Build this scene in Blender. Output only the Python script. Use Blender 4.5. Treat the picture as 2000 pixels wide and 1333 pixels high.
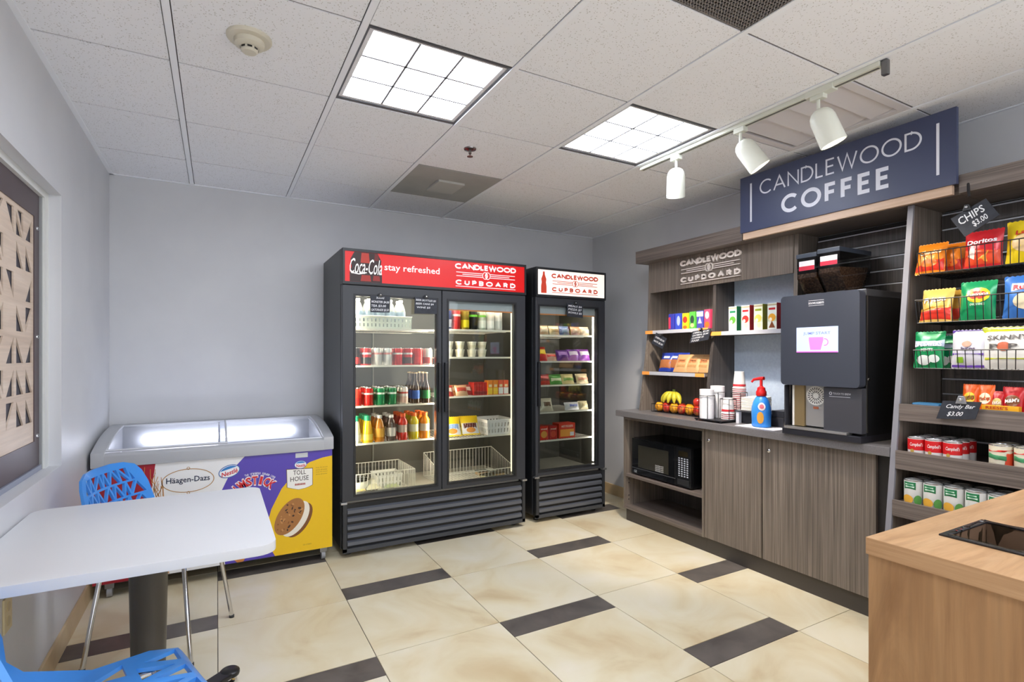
import bpy, bmesh, math, random
from mathutils import Vector, Matrix
from mathutils.geometry import delaunay_2d_cdt
PI = math.pi
RND = random.Random(11)
SC = bpy.context.scene
COL = SC.collection
for o in list(bpy.data.objects):
    bpy.data.objects.remove(o)

# ------------------------------------------------------------------ camera
YAW, FPX, CX, CY, HC = .5014, 1029.46, 988.43, 694.43, 1.3215
cam = bpy.data.cameras.new('camera')
cam.sensor_width = 36
cam.lens = 36 * FPX / 2000
cam.shift_x = (1000 - CX) / 2000
cam.shift_y = (CY - 666.5) / 2000
cam.clip_start = .02
camo = bpy.data.objects.new('camera', cam)
camo.location = (0, 0, HC)
camo.rotation_euler = (PI / 2, 0, -YAW)
COL.objects.link(camo)
SC.camera = camo
# ------------------------------------------------------------------ world, exposure
w = bpy.data.worlds.new('world')
SC.world = w
w.use_nodes = True
bg = w.node_tree.nodes['Background']
bg.inputs[0].default_value = (.90, .94, 1, 1)
bg.inputs[1].default_value = 1.4
vs = SC.view_settings
vs.view_transform = 'Standard'
vs.look = 'None'
vs.gamma = 1
vs.use_curve_mapping = False
vs.exposure = .66
LAMP = 15.0        # ceiling troffer lens strength
COOLER_LAMP = 9.0  # LED strips of the coolers and their added hidden fill lamps
SPOT_W = 14.0      # track heads

# ------------------------------------------------------------------ measuring helpers: a photo pixel on a known plane
_s, _c = math.sin(YAW), math.cos(YAW)
def ray(u, v):
    a = (u - CX) / FPX
    return Vector((_s + a * _c, _c - a * _s, (CY - v) / FPX))
def onX(u, v, X):
    d = ray(u, v); return Vector((0, 0, HC)) + d * (X / d.x)
def onY(u, v, Y):
    d = ray(u, v); return Vector((0, 0, HC)) + d * (Y / d.y)
def onZ(u, v, Z):
    d = ray(u, v); return Vector((0, 0, HC)) + d * ((Z - HC) / d.z)

# ------------------------------------------------------------------ materials
def lin(c):
    if isinstance(c, str):
        c = tuple(int(c[i:i + 2], 16) / 255 for i in (0, 2, 4))
    return tuple((x / 12.92 if x <= .04045 else ((x + .055) / 1.055) ** 2.4) for x in c) + (1,)
_mats = {}
def mat(col, rough=.5, metal=0., emit=0., spec=.5, alpha=1., coat=0., key=None):
    k = key or ('m_%s_%g_%g_%g_%g_%g_%g' % (col, rough, metal, emit, spec, alpha, coat))
    if k in _mats: return _mats[k]
    m = bpy.data.materials.new(k); m.use_nodes = True
    nt = m.node_tree; b = nt.nodes['Principled BSDF']
    cl = lin(col)
    b.inputs['Base Color'].default_value = cl
    b.inputs['Roughness'].default_value = rough
    b.inputs['Metallic'].default_value = metal
    b.inputs['Specular IOR Level'].default_value = spec
    b.inputs['Alpha'].default_value = alpha
    if coat: b.inputs['Coat Weight'].default_value = coat
    if emit:
        b.inputs['Emission Color'].default_value = cl
        b.inputs['Emission Strength'].default_value = emit
    _mats[k] = m
    return m
def nodes(k):
    m = bpy.data.materials.new(k); m.use_nodes = True
    nt = m.node_tree; b = nt.nodes['Principled BSDF']
    _mats[k] = m
    def N(t, **kw):
        n = nt.nodes.new(t)
        for a, v in kw.items():
            if a.startswith('_'): setattr(n, a[1:], v)
            else: n.inputs[a.replace('~', ' ')].default_value = v
        return n
    def Lk(a, ao, c, ci): nt.links.new(a.outputs[ao], c.inputs[ci])
    return m, nt, b, N, Lk
def ramp(N, stops):
    r = N('ShaderNodeValToRGB'); e = r.color_ramp.elements
    while len(e) < len(stops): e.new(.5)
    for i, (p, c) in enumerate(stops):
        e[i].position = p; e[i].color = lin(c)
    return r
def wood(k, stops, scale, dist=0., rough=.45, fine=None, bump=.05, fmix=.8):
    m, nt, b, N, Lk = nodes(k)
    tc = N('ShaderNodeTexCoord'); mp = N('ShaderNodeMapping', Scale=scale)
    oi = N('ShaderNodeObjectInfo'); va = N('ShaderNodeVectorMath', _operation='ADD')
    Lk(tc, 'Object', va, 0); Lk(oi, 'Random', va, 1); Lk(va, 0, mp, 'Vector')
    n1 = N('ShaderNodeTexNoise', Scale=1., Detail=5., Roughness=.6, Distortion=dist); Lk(mp, 0, n1, 'Vector')
    r = ramp(N, stops); Lk(n1, 'Fac', r, 0)
    if fine:
        mp2 = N('ShaderNodeMapping', Scale=fine); Lk(va, 0, mp2, 'Vector')
        n2 = N('ShaderNodeTexNoise', Scale=1., Detail=3.); Lk(mp2, 0, n2, 'Vector')
        r2 = ramp(N, [(.3, (.62, .62, .62)), (.68, (1, 1, 1))]); Lk(n2, 'Fac', r2, 0)
        mx = N('ShaderNodeMix', _data_type='RGBA', _blend_type='MULTIPLY'); mx.inputs[0].default_value = fmix
        Lk(r, 0, mx, 6); Lk(r2, 0, mx, 7); Lk(mx, 2, b, 'Base Color')
    else:
        Lk(r, 0, b, 'Base Color')
    bp = N('ShaderNodeBump', Strength=bump, Distance=.002); Lk(n1, 'Fac', bp, 'Height'); Lk(bp, 0, b, 'Normal')
    b.inputs['Roughness'].default_value = rough
    return m
LAMV = wood('laminate_vertical', [(.3, '6f655d'), (.5, '867a6f'), (.7, '9a8e82')], (110, 110, 1.6), rough=.4, fine=(260, 260, 2))
LAMH = wood('laminate_horizontal', [(.3, '665c55'), (.5, '7d716a'), (.7, '8d827a')], (60, 1.2, 60), rough=.4, fine=(300, 2, 300))
LAMD = wood('laminate_dark', [(.3, '403b39'), (.5, '4f4946'), (.7, '5c5653')], (60, 60, 1.2), rough=.4, fine=(300, 300, 2))
OAKT = wood('oak_top', [(.25, 'a87f57'), (.5, 'c39a70'), (.75, 'd3ad84')], (2.2, 11, 11), dist=2.2, rough=.4, fine=(4, 80, 80), fmix=.25)
OAKE = wood('oak_edge', [(.25, 'a57c54'), (.5, 'b88f66'), (.75, 'c79f76')], (3, 3, 90), rough=.45)
OAKS = wood('oak_side', [(.25, '946b45'), (.5, 'b0855a'), (.75, 'c0966a')], (9, 9, 1.1), dist=2.2, rough=.45, fine=(70, 70, 3), fmix=.3)
PALE = wood('pale_panel_wood', [(.25, 'd0b8a2'), (.5, 'dfcab6'), (.75, 'ead8c6')], (8, 1.2, 12), dist=1.2, rough=.5, fine=(40, 3, 90), fmix=.2)
def surf(k, stops, scale, rough=.5, bump=0., detail=4., dist=0.):
    m, nt, b, N, Lk = nodes(k)
    tc = N('ShaderNodeTexCoord'); n1 = N('ShaderNodeTexNoise', Scale=scale, Detail=detail, Distortion=dist)
    oi = N('ShaderNodeObjectInfo'); va = N('ShaderNodeVectorMath', _operation='ADD')
    ml = N('ShaderNodeMath', _operation='MULTIPLY'); ml.inputs[1].default_value = 37.
    Lk(oi, 'Random', ml, 0); Lk(tc, 'Object', va, 0); Lk(ml, 0, va, 1); Lk(va, 0, n1, 'Vector')
    r = ramp(N, stops); Lk(n1, 'Fac', r, 0); Lk(r, 0, b, 'Base Color')
    if bump:
        n2 = N('ShaderNodeTexNoise', Scale=scale * 8, Detail=3.); Lk(tc, 'Object', n2, 'Vector')
        bp = N('ShaderNodeBump', Strength=bump, Distance=.003); Lk(n2, 'Fac', bp, 'Height'); Lk(bp, 0, b, 'Normal')
    b.inputs['Roughness'].default_value = rough
    return m
WALL = surf('wall_paint', [(.3, 'cfd0d4'), (.7, 'd6d7da')], 3, .42, .06)
STONE = surf('floor_stone', [(.28, 'cbb48c'), (.42, 'dccdaa'), (.55, 'e3d8bb'), (.72, 'e8dfca')], 2.6, .33, .02, 6, .8)
SLATE = surf('floor_slate', [(.3, '4e4844'), (.6, '645d57'), (.8, '6e6660')], 7, .4, .05, 6, .6)
GROUT = surf('grout', [(.3, '6b6155'), (.7, '7a7062')], 30, .9)
BASET = surf('base_tile', [(.3, 'bda37c'), (.6, 'd3bd97'), (.8, 'dcc9a8')], 4, .4, .02, 5, .6)
COUNTER = surf('counter_laminate', [(.3, '686566'), (.7, '767374')], 160, .32)
SLATEC = surf('chalk_card', [(.3, '23262e'), (.7, '2e323c')], 40, .6)
BLUEP = surf('blue_back_panel', [(.3, 'bccbe0'), (.7, 'c9d8ea')], 60, .3)
def ceil_tile():
    m, nt, b, N, Lk = nodes('ceiling_tile')
    tc = N('ShaderNodeTexCoord')
    v = N('ShaderNodeTexVoronoi', Scale=105.); Lk(tc, 'Object', v, 'Vector')
    n = N('ShaderNodeTexNoise', Scale=40., Detail=2.); Lk(tc, 'Object', n, 'Vector')
    th = N('ShaderNodeMath', _operation='MULTIPLY'); th.inputs[1].default_value = .43; Lk(n, 'Fac', th, 0)
    lt = N('ShaderNodeMath', _operation='LESS_THAN'); Lk(v, 'Distance', lt, 0); Lk(th, 0, lt, 1)
    mx = N('ShaderNodeMix', _data_type='RGBA'); mx.inputs[6].default_value = lin('f1f2f6'); mx.inputs[7].default_value = lin('cbcac9')
    Lk(lt, 0, mx, 0); Lk(mx, 2, b, 'Base Color')
    bp = N('ShaderNodeBump', Strength=.3, Distance=.002, _invert=True); Lk(lt, 0, bp, 'Height'); Lk(bp, 0, b, 'Normal')
    b.inputs['Roughness'].default_value = .95
    return m
CTILE = ceil_tile()
def glassy(k, tint, base, refl):
    m, nt, b, N, Lk = nodes(k)
    nt.nodes.remove(b)
    out = nt.nodes['Material Output']
    tr = N('ShaderNodeBsdfTransparent', Color=lin(tint)); gl = N('ShaderNodeBsdfGlossy', Roughness=.02)
    lw = N('ShaderNodeFresnel', IOR=1.45)
    ml = N('ShaderNodeMath', _operation='MULTIPLY_ADD'); ml.inputs[1].default_value = refl; ml.inputs[2].default_value = base
    Lk(lw, 0, ml, 0)
    mx = N('ShaderNodeMixShader'); Lk(ml, 0, mx, 0); Lk(tr, 0, mx, 1); Lk(gl, 0, mx, 2); Lk(mx, 0, out, 0)
    return m
GLASS = glassy('door_glass', 'f2f5f2', 0., 1.)
LIDG = glassy('freezer_lid_glass', 'f0f4fb', .01, 1.)
CLEARP = glassy('clear_plastic', 'e8eeea', .03, 1.)
TINTP = glassy('smoked_plastic', 'cfcfcf', .02, 1.)
WHITE = mat('e8e8e8', .45); OFFW = mat('d9d8d2', .5); BLACK = mat('141416', .4); DBLACK = mat('0a0a0b', .6)
CHAR = mat('2b2d31', .42); CHROME = mat('d8d8da', .18, 1.); ALU = mat('b9bbc0', .35, .9); STEEL = mat('a8a6a2', .3, 1.)
WIREW = mat('e6e4da', .4); RED = mat('d6191c', .4); GRAYP = mat('b6b8bb', .45); GRIDW = mat('f3f5fa', .5)

# ------------------------------------------------------------------ mesh collector
class G:
    def __init__(s): s.v = []; s.f = []
    def add(s, vs, fs):
        n = len(s.v); s.v += [tuple(p) for p in vs]; s.f += [tuple(i + n for i in f) for f in fs]; return s
    def box(s, x0, y0, z0, x1, y1, z1):
        return s.add([(x, y, z) for z in (z0, z1) for y in (y0, y1) for x in (x0, x1)],
                     [(0, 2, 3, 1), (4, 5, 7, 6), (0, 1, 5, 4), (2, 6, 7, 3), (0, 4, 6, 2), (1, 3, 7, 5)])
    def prism(s, poly, ax, lo, hi):
        n = len(poly)
        def p(a, b, t): return {'X': (t, a, b), 'Y': (a, t, b), 'Z': (a, b, t)}[ax]
        return s.add([p(a, b, lo) for a, b in poly] + [p(a, b, hi) for a, b in poly],
                     [tuple(range(n))[::-1], tuple(range(n, 2 * n))] + [(i, (i + 1) % n, n + (i + 1) % n, n + i) for i in range(n)])
    def lathe(s, prof, n=16, M=None, cap=True):
        vs = []; fs = []; k = len(prof)
        for r, z in prof:
            for i in range(n):
                a = 2 * PI * i / n; vs.append(Vector((r * math.cos(a), r * math.sin(a), z)))
        for j in range(k - 1):
            for i in range(n): fs.append((j * n + i, j * n + (i + 1) % n, (j + 1) * n + (i + 1) % n, (j + 1) * n + i))
        if cap:
            if prof[0][0] > 1e-5: fs.append(tuple(range(n))[::-1])
            if prof[-1][0] > 1e-5: fs.append(tuple(range((k - 1) * n, k * n)))
        if M is not None: vs = [M @ p for p in vs]
        return s.add(vs, fs)
    def tube(s, pts, r, n=6, closed=False):
        pts = [Vector(p) for p in pts]; m = len(pts); vs = []; fs = []; up = None
        for i, p in enumerate(pts):
            a = pts[i - 1] if (i or closed) else p; b = pts[(i + 1) % m] if (i < m - 1 or closed) else p
            t = (b - a).normalized()
            if up is None:
                up = Vector((0, 0, 1)) if abs(t.z) < .9 else Vector((1, 0, 0))
            x = t.cross(up)
            if x.length < 1e-4: x = t.cross(Vector((.3, 1, .2)))
            x.normalize(); y = x.cross(t); up = y
            rr = r[i] if isinstance(r, (list, tuple)) else r
            for k in range(n):
                an = 2 * PI * k / n; vs.append(p + x * (rr * math.cos(an)) + y * (rr * math.sin(an)))
        for i in range(m if closed else m - 1):
            j = (i + 1) % m
            for k in range(n): fs.append((i * n + k, i * n + (k + 1) % n, j * n + (k + 1) % n, j * n + k))
        if not closed: fs += [tuple(range(n))[::-1], tuple(range((m - 1) * n, m * n))]
        return s.add(vs, fs)
    def ribbon(s, pts, wd, mp, closed=False, depth=0.):
        """flat stroke of width wd along 2-D pts; mp maps (x, y, d) to 3-D"""
        P = [Vector(p) for p in pts]; m = len(P); L = []; Rr = []
        for i in range(m):
            a = P[i - 1] if (i or closed) else None; b = P[(i + 1) % m] if (i < m - 1 or closed) else None
            d1 = (P[i] - a).normalized() if a is not None else (b - P[i]).normalized()
            d2 = (b - P[i]).normalized() if b is not None else d1
            n1 = Vector((-d1.y, d1.x)); n2 = Vector((-d2.y, d2.x)); t = n1 + n2
            if t.length < .3: t = n1
            t.normalize(); k = min(2.2, 1 / max(.35, t.dot(n1)))
            L.append(P[i] + t * (wd / 2 * k)); Rr.append(P[i] - t * (wd / 2 * k))
        q = m if closed else m - 1
        vs = [mp(p.x, p.y, depth) for p in L + Rr]
        fs = [(i, (i + 1) % m, m + (i + 1) % m, m + i) for i in range(q)]
        if depth:
            vs += [mp(p.x, p.y, 0) for p in L + Rr]
            o = 2 * m
            for i in range(q):
                j = (i + 1) % m
                fs += [(o + i, i + 0, j, o + j)[::-1], (m + i, o + m + i, o + m + j, m + j)[::-1]]
            if not closed: fs += [(0, m, o + m, o), (m - 1, o + m - 1, o + 2 * m - 1, 2 * m - 1)]
        return s.add(vs, fs)
    def sheet(s, vs2, tris, front, back=None):
        """triangulated 2-D sheet mapped to 3-D, with walls when back is given"""
        n = len(vs2); s0 = [front(*p) for p in vs2]
        if back is None: return s.add(s0, tris)
        cnt = {}
        for t in tris:
            for a, b in ((t[0], t[1]), (t[1], t[2]), (t[2], t[0])):
                cnt[(a, b)] = cnt.get((a, b), 0) + 1
        walls = [(b, a, a + n, b + n) for (a, b) in cnt if (b, a) not in cnt]
        return s.add(s0 + [back(*p) for p in vs2], list(tris) + [tuple(i + n for i in t[::-1]) for t in tris] + walls)
def inpoly(p, poly):
    x, y = p; r = False; j = len(poly) - 1
    for i in range(len(poly)):
        xi, yi = poly[i]; xj, yj = poly[j]
        if (yi > y) != (yj > y) and x < (xj - xi) * (y - yi) / (yj - yi) + xi: r = not r
        j = i
    return r
def plate(outer, holes=(), step=None):
    vs = []; es = []
    for lp in [outer] + list(holes):
        n0 = len(vs); vs += [Vector(p) for p in lp]; es += [(n0 + i, n0 + (i + 1) % len(lp)) for i in range(len(lp))]
    if step:
        xs = [p[0] for p in outer]; ys = [p[1] for p in outer]
        y = min(ys) + step / 2
        while y < max(ys):
            x = min(xs) + step / 2
            while x < max(xs):
                if inpoly((x, y), outer) and not any(inpoly((x, y), h) for h in holes): vs.append(Vector((x, y)))
                x += step
            y += step
    V, Ed, T, _, _, _ = delaunay_2d_cdt(vs, es, [], 0, 1e-6)
    out = []
    for t in T:
        c = (V[t[0]] + V[t[1]] + V[t[2]]) / 3
        if inpoly(c, outer) and not any(inpoly(c, h) for h in holes):
            a, b, cc = (V[i] for i in t)
            out.append(tuple(t) if (b - a).cross(cc - a) > 0 else tuple(t)[::-1])
    return [tuple(v) for v in V], out
def oval(cx, cy, rx, ry, n=24, a0=0, a1=2 * PI, rot=0):
    r = []
    full = abs(a1 - a0 - 2 * PI) < 1e-6
    for i in range(n if full else n + 1):
        a = a0 + (a1 - a0) * i / n
        x = rx * math.cos(a); y = ry * math.sin(a)
        r.append((cx + x * math.cos(rot) - y * math.sin(rot), cy + x * math.sin(rot) + y * math.cos(rot)))
    return r
def rrect(x0, y0, x1, y1, r, n=4):
    p = []
    for cx, cy, a in ((x1 - r, y1 - r, 0), (x0 + r, y1 - r, PI / 2), (x0 + r, y0 + r, PI), (x1 - r, y0 + r, 1.5 * PI)):
        for i in range(n + 1):
            t = a + PI / 2 * i / n; p.append((cx + r * math.cos(t), cy + r * math.sin(t)))
    return p
# ------------------------------------------------------------------ objects
_n = [0]
def mesh(g, bev=0, smooth=None, name='mesh'):
    if not isinstance(g, G): return g
    me = bpy.data.meshes.new(name); bm = bmesh.new()
    vs = [bm.verts.new(p) for p in g.v]
    for f in g.f:
        try: bm.faces.new([vs[i] for i in f])
        except ValueError: pass
    bm.verts.ensure_lookup_table()
    bmesh.ops.recalc_face_normals(bm, faces=bm.faces)
    if bev:
        bm.edges.ensure_lookup_table()
        es = [e for e in bm.edges if len(e.link_faces) == 2 and e.calc_face_angle(0) > .5]
        bmesh.ops.bevel(bm, geom=es, offset=bev, segments=2, profile=.6, affect='EDGES', clamp_overlap=True)
    bm.to_mesh(me); bm.free()
    if smooth:
        me.polygons.foreach_set('use_smooth', [True] * len(me.polygons))
        me.set_sharp_from_angle(angle=math.radians(smooth))
    return me
_inv = {}
def obj(name, g, m, parent=None, bev=0, smooth=None, loc=None, rz=0, kind=None, label=None):
    me = mesh(g, bev, smooth, name)
    if not me.materials: me.materials.append(m)
    o = bpy.data.objects.new(name, me); COL.objects.link(o)
    if me.materials[0] != m:
        o.material_slots[0].link = 'OBJECT'; o.material_slots[0].material = m
    if parent is not None:
        o.parent = parent
        if parent.name in _inv: o.matrix_parent_inverse = _inv[parent.name]
    if loc is not None: o.location = loc
    if rz: o.rotation_euler = (0, 0, rz)
    if kind: o['kind'] = kind
    if label: o['label'] = label
    return o
def tag(o, label, cat, group=None, kind=None):
    o['label'] = label; o['category'] = cat
    if group: o['group'] = group
    if kind: o['kind'] = kind
    return o
def thing(name, label, cat, loc=(0, 0, 0), rz=0, group=None, world=True):
    """Empty at the base of a thing; with world=True its parts are modelled in room coordinates"""
    o = bpy.data.objects.new(name, None); COL.objects.link(o)
    o.empty_display_size = .05
    o.location = loc; o.rotation_euler = (0, 0, rz)
    if world: _inv[o.name] = (Matrix.Translation(loc) @ Matrix.Rotation(rz, 4, 'Z')).inverted()
    return tag(o, label, cat, group)
def struct(name, g, m, **kw):
    o = obj(name, g, m, **kw); o['kind'] = 'structure'; return o
def stamp(name, label, cat, parts, loc, rz=0, group=None, tilt=None):
    """a thing from shared part meshes: parts = [(name, mesh, material, [sub parts])]"""
    t = thing(name, label, cat, loc, rz, group, world=False)
    if tilt: t.rotation_euler = (tilt[0], tilt[1], rz)
    for pn, me, m, *sub in parts:
        p = obj(pn, me, m, t)
        for sn, sm, s2 in (sub[0] if sub else ()): obj(sn, sm, s2, p)
    return t
# ------------------------------------------------------------------ lettering
_tx = {}
def glyphs(s, bold=0., shear=0.):
    k = (s, bold, shear)
    if k not in _tx:
        cu = bpy.data.curves.new('t', 'FONT'); cu.body = s; cu.size = 1; cu.resolution_u = 2
        cu.offset = bold; cu.shear = shear
        ob = bpy.data.objects.new('t', cu)
        me = bpy.data.meshes.new_from_object(ob)
        vs = [(v.co.x, v.co.y) for v in me.vertices]; fs = [tuple(p.vertices) for p in me.polygons]
        bpy.data.objects.remove(ob); bpy.data.curves.remove(cu); bpy.data.meshes.remove(me)
        x0 = min(v[0] for v in vs); x1 = max(v[0] for v in vs); y0 = min(v[1] for v in vs); y1 = max(v[1] for v in vs)
        _tx[k] = ([((x - x0) / (x1 - x0), (y - y0) / (y1 - y0)) for x, y in vs], fs, (x1 - x0) / (y1 - y0))
    return _tx[k]
def text(g, s, x, y, w, h, mp, bold=0., shear=0., slope=0.):
    """write s into the box centred on (x, y), w wide, h tall; mp maps (x, y) to 3-D"""
    vs, fs, _ = glyphs(s, bold, shear)
    return g.add([mp(x + (a - .5) * w, y + (b - .5) * h + slope * (a - .5) * w) for a, b in vs], fs)
def arc(cx, cy, r, a0, a1, n=14, ry=None):
    return [(cx + r * math.cos(math.radians(a0 + (a1 - a0) * i / n)), cy + (ry or r) * math.sin(math.radians(a0 + (a1 - a0) * i / n))) for i in range(n + 1)]
STROKES = {
 'A': (.86, [[(0, 0), (.43, 1), (.86, 0)], [(.16, .34), (.70, .34)]]),
 'B': (.6, [[(0, .5), (.3, .5)] + arc(.33, .74, .26, -90, 90, 8)[0:] + [(0, 1), (0, 0), (.3, 0)] + arc(.33, .25, .25, -90, 90, 8) + [(.2, .5)]]),
 'C': (.86, [arc(.5, .5, .5, 46, 314, 22)]),
 'D': (.78, [[(0, 0), (0, 1), (.28, 1)] + arc(.28, .5, .5, 90, -90, 16) + [(0, 0)]]),
 'E': (.5, [[(.5, 1), (0, 1), (0, 0), (.5, 0)], [(0, .52), (.45, .52)]]),
 'F': (.48, [[(.48, 1), (0, 1), (0, 0)], [(0, .52), (.43, .52)]]),
 'L': (.44, [[(0, 1), (0, 0), (.44, 0)]]),
 'N': (.74, [[(0, 0), (0, 1), (.74, 0), (.74, 1)]]),
 'O': (1., [arc(.5, .5, .5, 90, 450, 32)]),
 'P': (.54, [[(0, 0), (0, 1), (.28, 1)] + arc(.28, .73, .27, 90, -90, 10) + [(0, .46)]]),
 'R': (.6, [[(0, 0), (0, 1), (.28, 1)] + arc(.28, .73, .27, 90, -90, 10) + [(0, .46)], [(.25, .46), (.6, 0)]]),
 'U': (.66, [[(0, 1), (0, .33)] + arc(.33, .33, .33, 180, 360, 12) + [(.66, 1)]]),
 'W': (1.16, [[(0, 1), (.29, 0), (.58, 1), (.87, 0), (1.16, 1)]]),
}
def stroke_text(g, s, x0, y0, w, h, wt, mp, gap=.24, depth=0., each=None):
    """geometric capitals drawn as strokes inside x0..x0+w, y0..y0+h"""
    tot = sum(STROKES[c][0] for c in s) + gap * (len(s) - 1)
    sx = (w - wt) / tot; x = x0 + wt / 2
    for ci, c in enumerate(s):
        cw, ss = STROKES[c]
        for si, st in enumerate(ss):
            cl = len(st) > 3 and (Vector(st[0]) - Vector(st[-1])).length < 1e-4
            g.ribbon([(x + a * sx, y0 + wt / 2 + b * (h - wt)) for a, b in (st[:-1] if cl else st)], wt, (lambda a, b, d=0., e=si * .0004: mp(a, b, d + e)), cl, depth)
        x += (cw + gap) * sx
        if each: each(g); g = G()
    return g
def planeX(X, sgn=-1):
    """text map on a plane facing -X: text x runs towards -Y"""
    return lambda a, b, d=0.: (X - d, -a, b)
def planeY(Y):
    """text map on a plane facing -Y"""
    return lambda a, b, d=0.: (a, Y - d, b)
# ================================================================== ROOM SHELL
XL, XR, YB, YF, HT = -.61, 3.295, 4.21, -2.4, 2.49
TL = .6096
# floor: grout slab carrying tiles and slate strips
fl = struct('floor', G().box(XL, YF, -.12, XR, YB, -.003), GROUT)
FX, FY, TT, TS = .0028, 2.9076, .6070, .1525
TWD = .6104
for l in range(-2, 6):
    x0 = max(XL, FX + l * TWD); x1 = min(XR, FX + (l + 1) * TWD)
    if x1 - x0 < .02: continue
    base = FY if l % 2 else FY - TT - TS
    k = -6
    while k < 6:
        yb = base + k * (2 * TT + TS)
        for a, b, st in ((0, TS, 1), (TS, TS + TT, 0), (TS + TT, TS + 2 * TT, 0)):
            y0 = max(YF, yb + a); y1 = min(YB, yb + b)
            if y1 - y0 > .02:
                gp = .0018
                obj('slate_strip' if st else 'floor_tile', G().box(x0 + gp, y0 + gp, -.012, x1 - gp, y1 - gp, 0), SLATE if st else STONE, fl, bev=.001)
        k += 1
# ceiling: grid bars and tiles
cl = struct('ceiling', G().box(XL, YF, HT + .03, XR, YB, HT + .1), mat('6f6f70', .9))
GX0, GY0 = -.1511, 2.4807
xs = [XL] + [GX0 + i * TL for i in range(6)] + [XR]
ys = [YF] + [GY0 + j * TL for j in range(-7, 3)] + [YB]
DGREY = surf('stained_metal_tile', [(.3, '9c9b97'), (.6, 'aaa9a4'), (.8, 'b5b4af')], 3, .5)
def ix(i): return xs[i + 1]
special = {}
def cellkey(x, y): return (round(x, 2), round(y, 2))
LIGHTS = [(1, -1), (3, -1), (1, -5), (3, -5)]
for i, j in LIGHTS: special[cellkey(GX0 + i * TL, GY0 + j * TL)] = 'light'
special[cellkey(GX0 + 2 * TL, GY0 - 3 * TL)] = 'return'
special[cellkey(GX0 + 4 * TL, GY0 - 2 * TL)] = 'diffuser'
special[cellkey(GX0 + 2 * TL, GY0 + 1 * TL)] = 'plate'
tcache = {}
for a in range(len(xs) - 1):
    for b in range(len(ys) - 1):
        x0, x1, y0, y1 = xs[a], xs[a + 1], ys[b], ys[b + 1]
        if y1 - y0 < .03: continue
        if cellkey(x0, y0) in special: continue
        obj('ceiling_tile', G().box(x0 + .0155, y0 + .005, HT + .004, x1 - .0155, y1 - .005, HT + .02), CTILE, cl)
for x in xs[1:-1]:
    obj('grid_bar', G().box(x - .012, YF, HT, x + .012, YB, HT + .006), GRIDW, cl)
for y in ys[1:-1]:
    obj('cross_tee', G().box(XL, y - .006, HT + .008, XR, y + .006, HT + .012), mat('77767a', .8), cl)  # coloured dark to deepen the shadow line between tile rows
obj('wall_angle', G().box(XL, YF, HT - .001, XL + .022, YB, HT + .006), GRIDW, cl)
obj('wall_angle', G().box(XR - .018, YF, HT - .001, XR, YB, HT + .006), GRIDW, cl)
obj('wall_angle', G().box(XL, YB - .018, HT - .001, XR, YB, HT + .006), GRIDW, cl)
# walls
struct('wall_back', G().box(XL - .15, YB, -.12, XR + .15, YB + .12, HT + .1), WALL)
struct('wall_right', G().box(XR, .1, -.12, XR + .12, YB, HT + .1), WALL)
WY0, WY1, WZ0, WZ1, WD = 1.1, 3.02, .83, 2.035, .065
vs2, tr2 = plate([(YF, -.12), (YB, -.12), (YB, HT + .1), (YF, HT + .1)], [[(WY0, WZ0), (WY1, WZ0), (WY1, WZ1), (WY0, WZ1)]])
struct('wall_left', G().sheet(vs2, tr2, lambda y, z: (XL, y, z), lambda y, z: (XL - .11, y, z)), WALL)
# baseboards
for nm, bx in (('baseboard_left', (XL, 0, 0, XL + .012, YB, .1)), ('baseboard_back', (XL + .012, YB - .012, 0, XR, YB, .1)), ('baseboard_right', (XR - .012, 3.3, 0, XR, YB - .012, .1))):
    struct(nm, G().box(*bx), BASET, bev=.003)
# window opening with a cut-out screen
wn = struct('window_1', G().box(XL - .105, WY0, WZ0, XL - WD - .008, WY1, WZ1), mat('4c4a52', .6))
PX = XL - WD
py0, py1, pz0, pz1 = WY0 + .07, WY1 - .135, WZ0 + .13, WZ1 - .13
holes = []
rr = random.Random(5)
cw, ch = .112, .1235
ncol = int((py1 - py0) / cw); nrow = int((pz1 - pz0 - .02) / ch)
for i in range(ncol):
    for j in range(nrow):
        y = py1 - .018 - i * cw; z = pz1 - .02 - j * ch
        if rr.random() < .1: continue
        y1_, y0_, z1_, z0_ = y, y - .082, z, z - .1
        tri = [[(y0_, z0_), (y1_, z0_), (y1_, z1_)], [(y0_, z0_), (y1_, z0_), (y0_, z1_)], [(y0_, z1_), (y1_, z0_), (y1_, z1_)], [(y0_, z0_), (y1_, z1_), (y0_, z1_)]]
        if rr.random() < .12:
            g_ = .014
            holes.append([(y0_ + g_, z1_), (y1_, z1_), (y1_, z0_ + g_)]); holes.append([(y0_, z1_ - g_), (y1_ - g_, z0_), (y0_, z0_)])
        else: holes.append(tri[rr.randrange(4)])
v2, t2 = plate([(py0, pz0), (py1, pz0), (py1, pz1), (py0, pz1)], holes)
obj('cutout_panel', G().sheet(v2, t2, lambda y, z: (PX, y, z), lambda y, z: (PX - .006, y, z)), PALE, wn, label='pale wood screen with triangular cut-outs')
BRN = mat('54474a', .45)
fr = G()
for bx in ((py1, WZ0 + .02, WY1 - .07, WZ1 - .03), (WY0, WZ0 + .02, py0, WZ1 - .03), (py0, pz1, py1, WZ1 - .03), (py0, WZ0 + .02, py1, pz0)):
    obj('frame_board', G().box(PX - .012, bx[0], bx[1], PX + .004, bx[2], bx[3]), BRN, wn)
for z in (1.86, 1.40, .98):
    obj('screw', G().lathe([(.009, 0), (.008, .004), (.003, .006)], 10, Matrix.Translation((PX + .004, WY1 - .1, z)) @ Matrix.Rotation(PI / 2, 4, 'Y')), CHROME, wn)
obj('metal_channel', G().box(PX - .02, WY1 - .07, WZ0, PX + .012, WY1 - .055, WZ1), mat('a3a5a6', .4, .3), wn)
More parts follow.
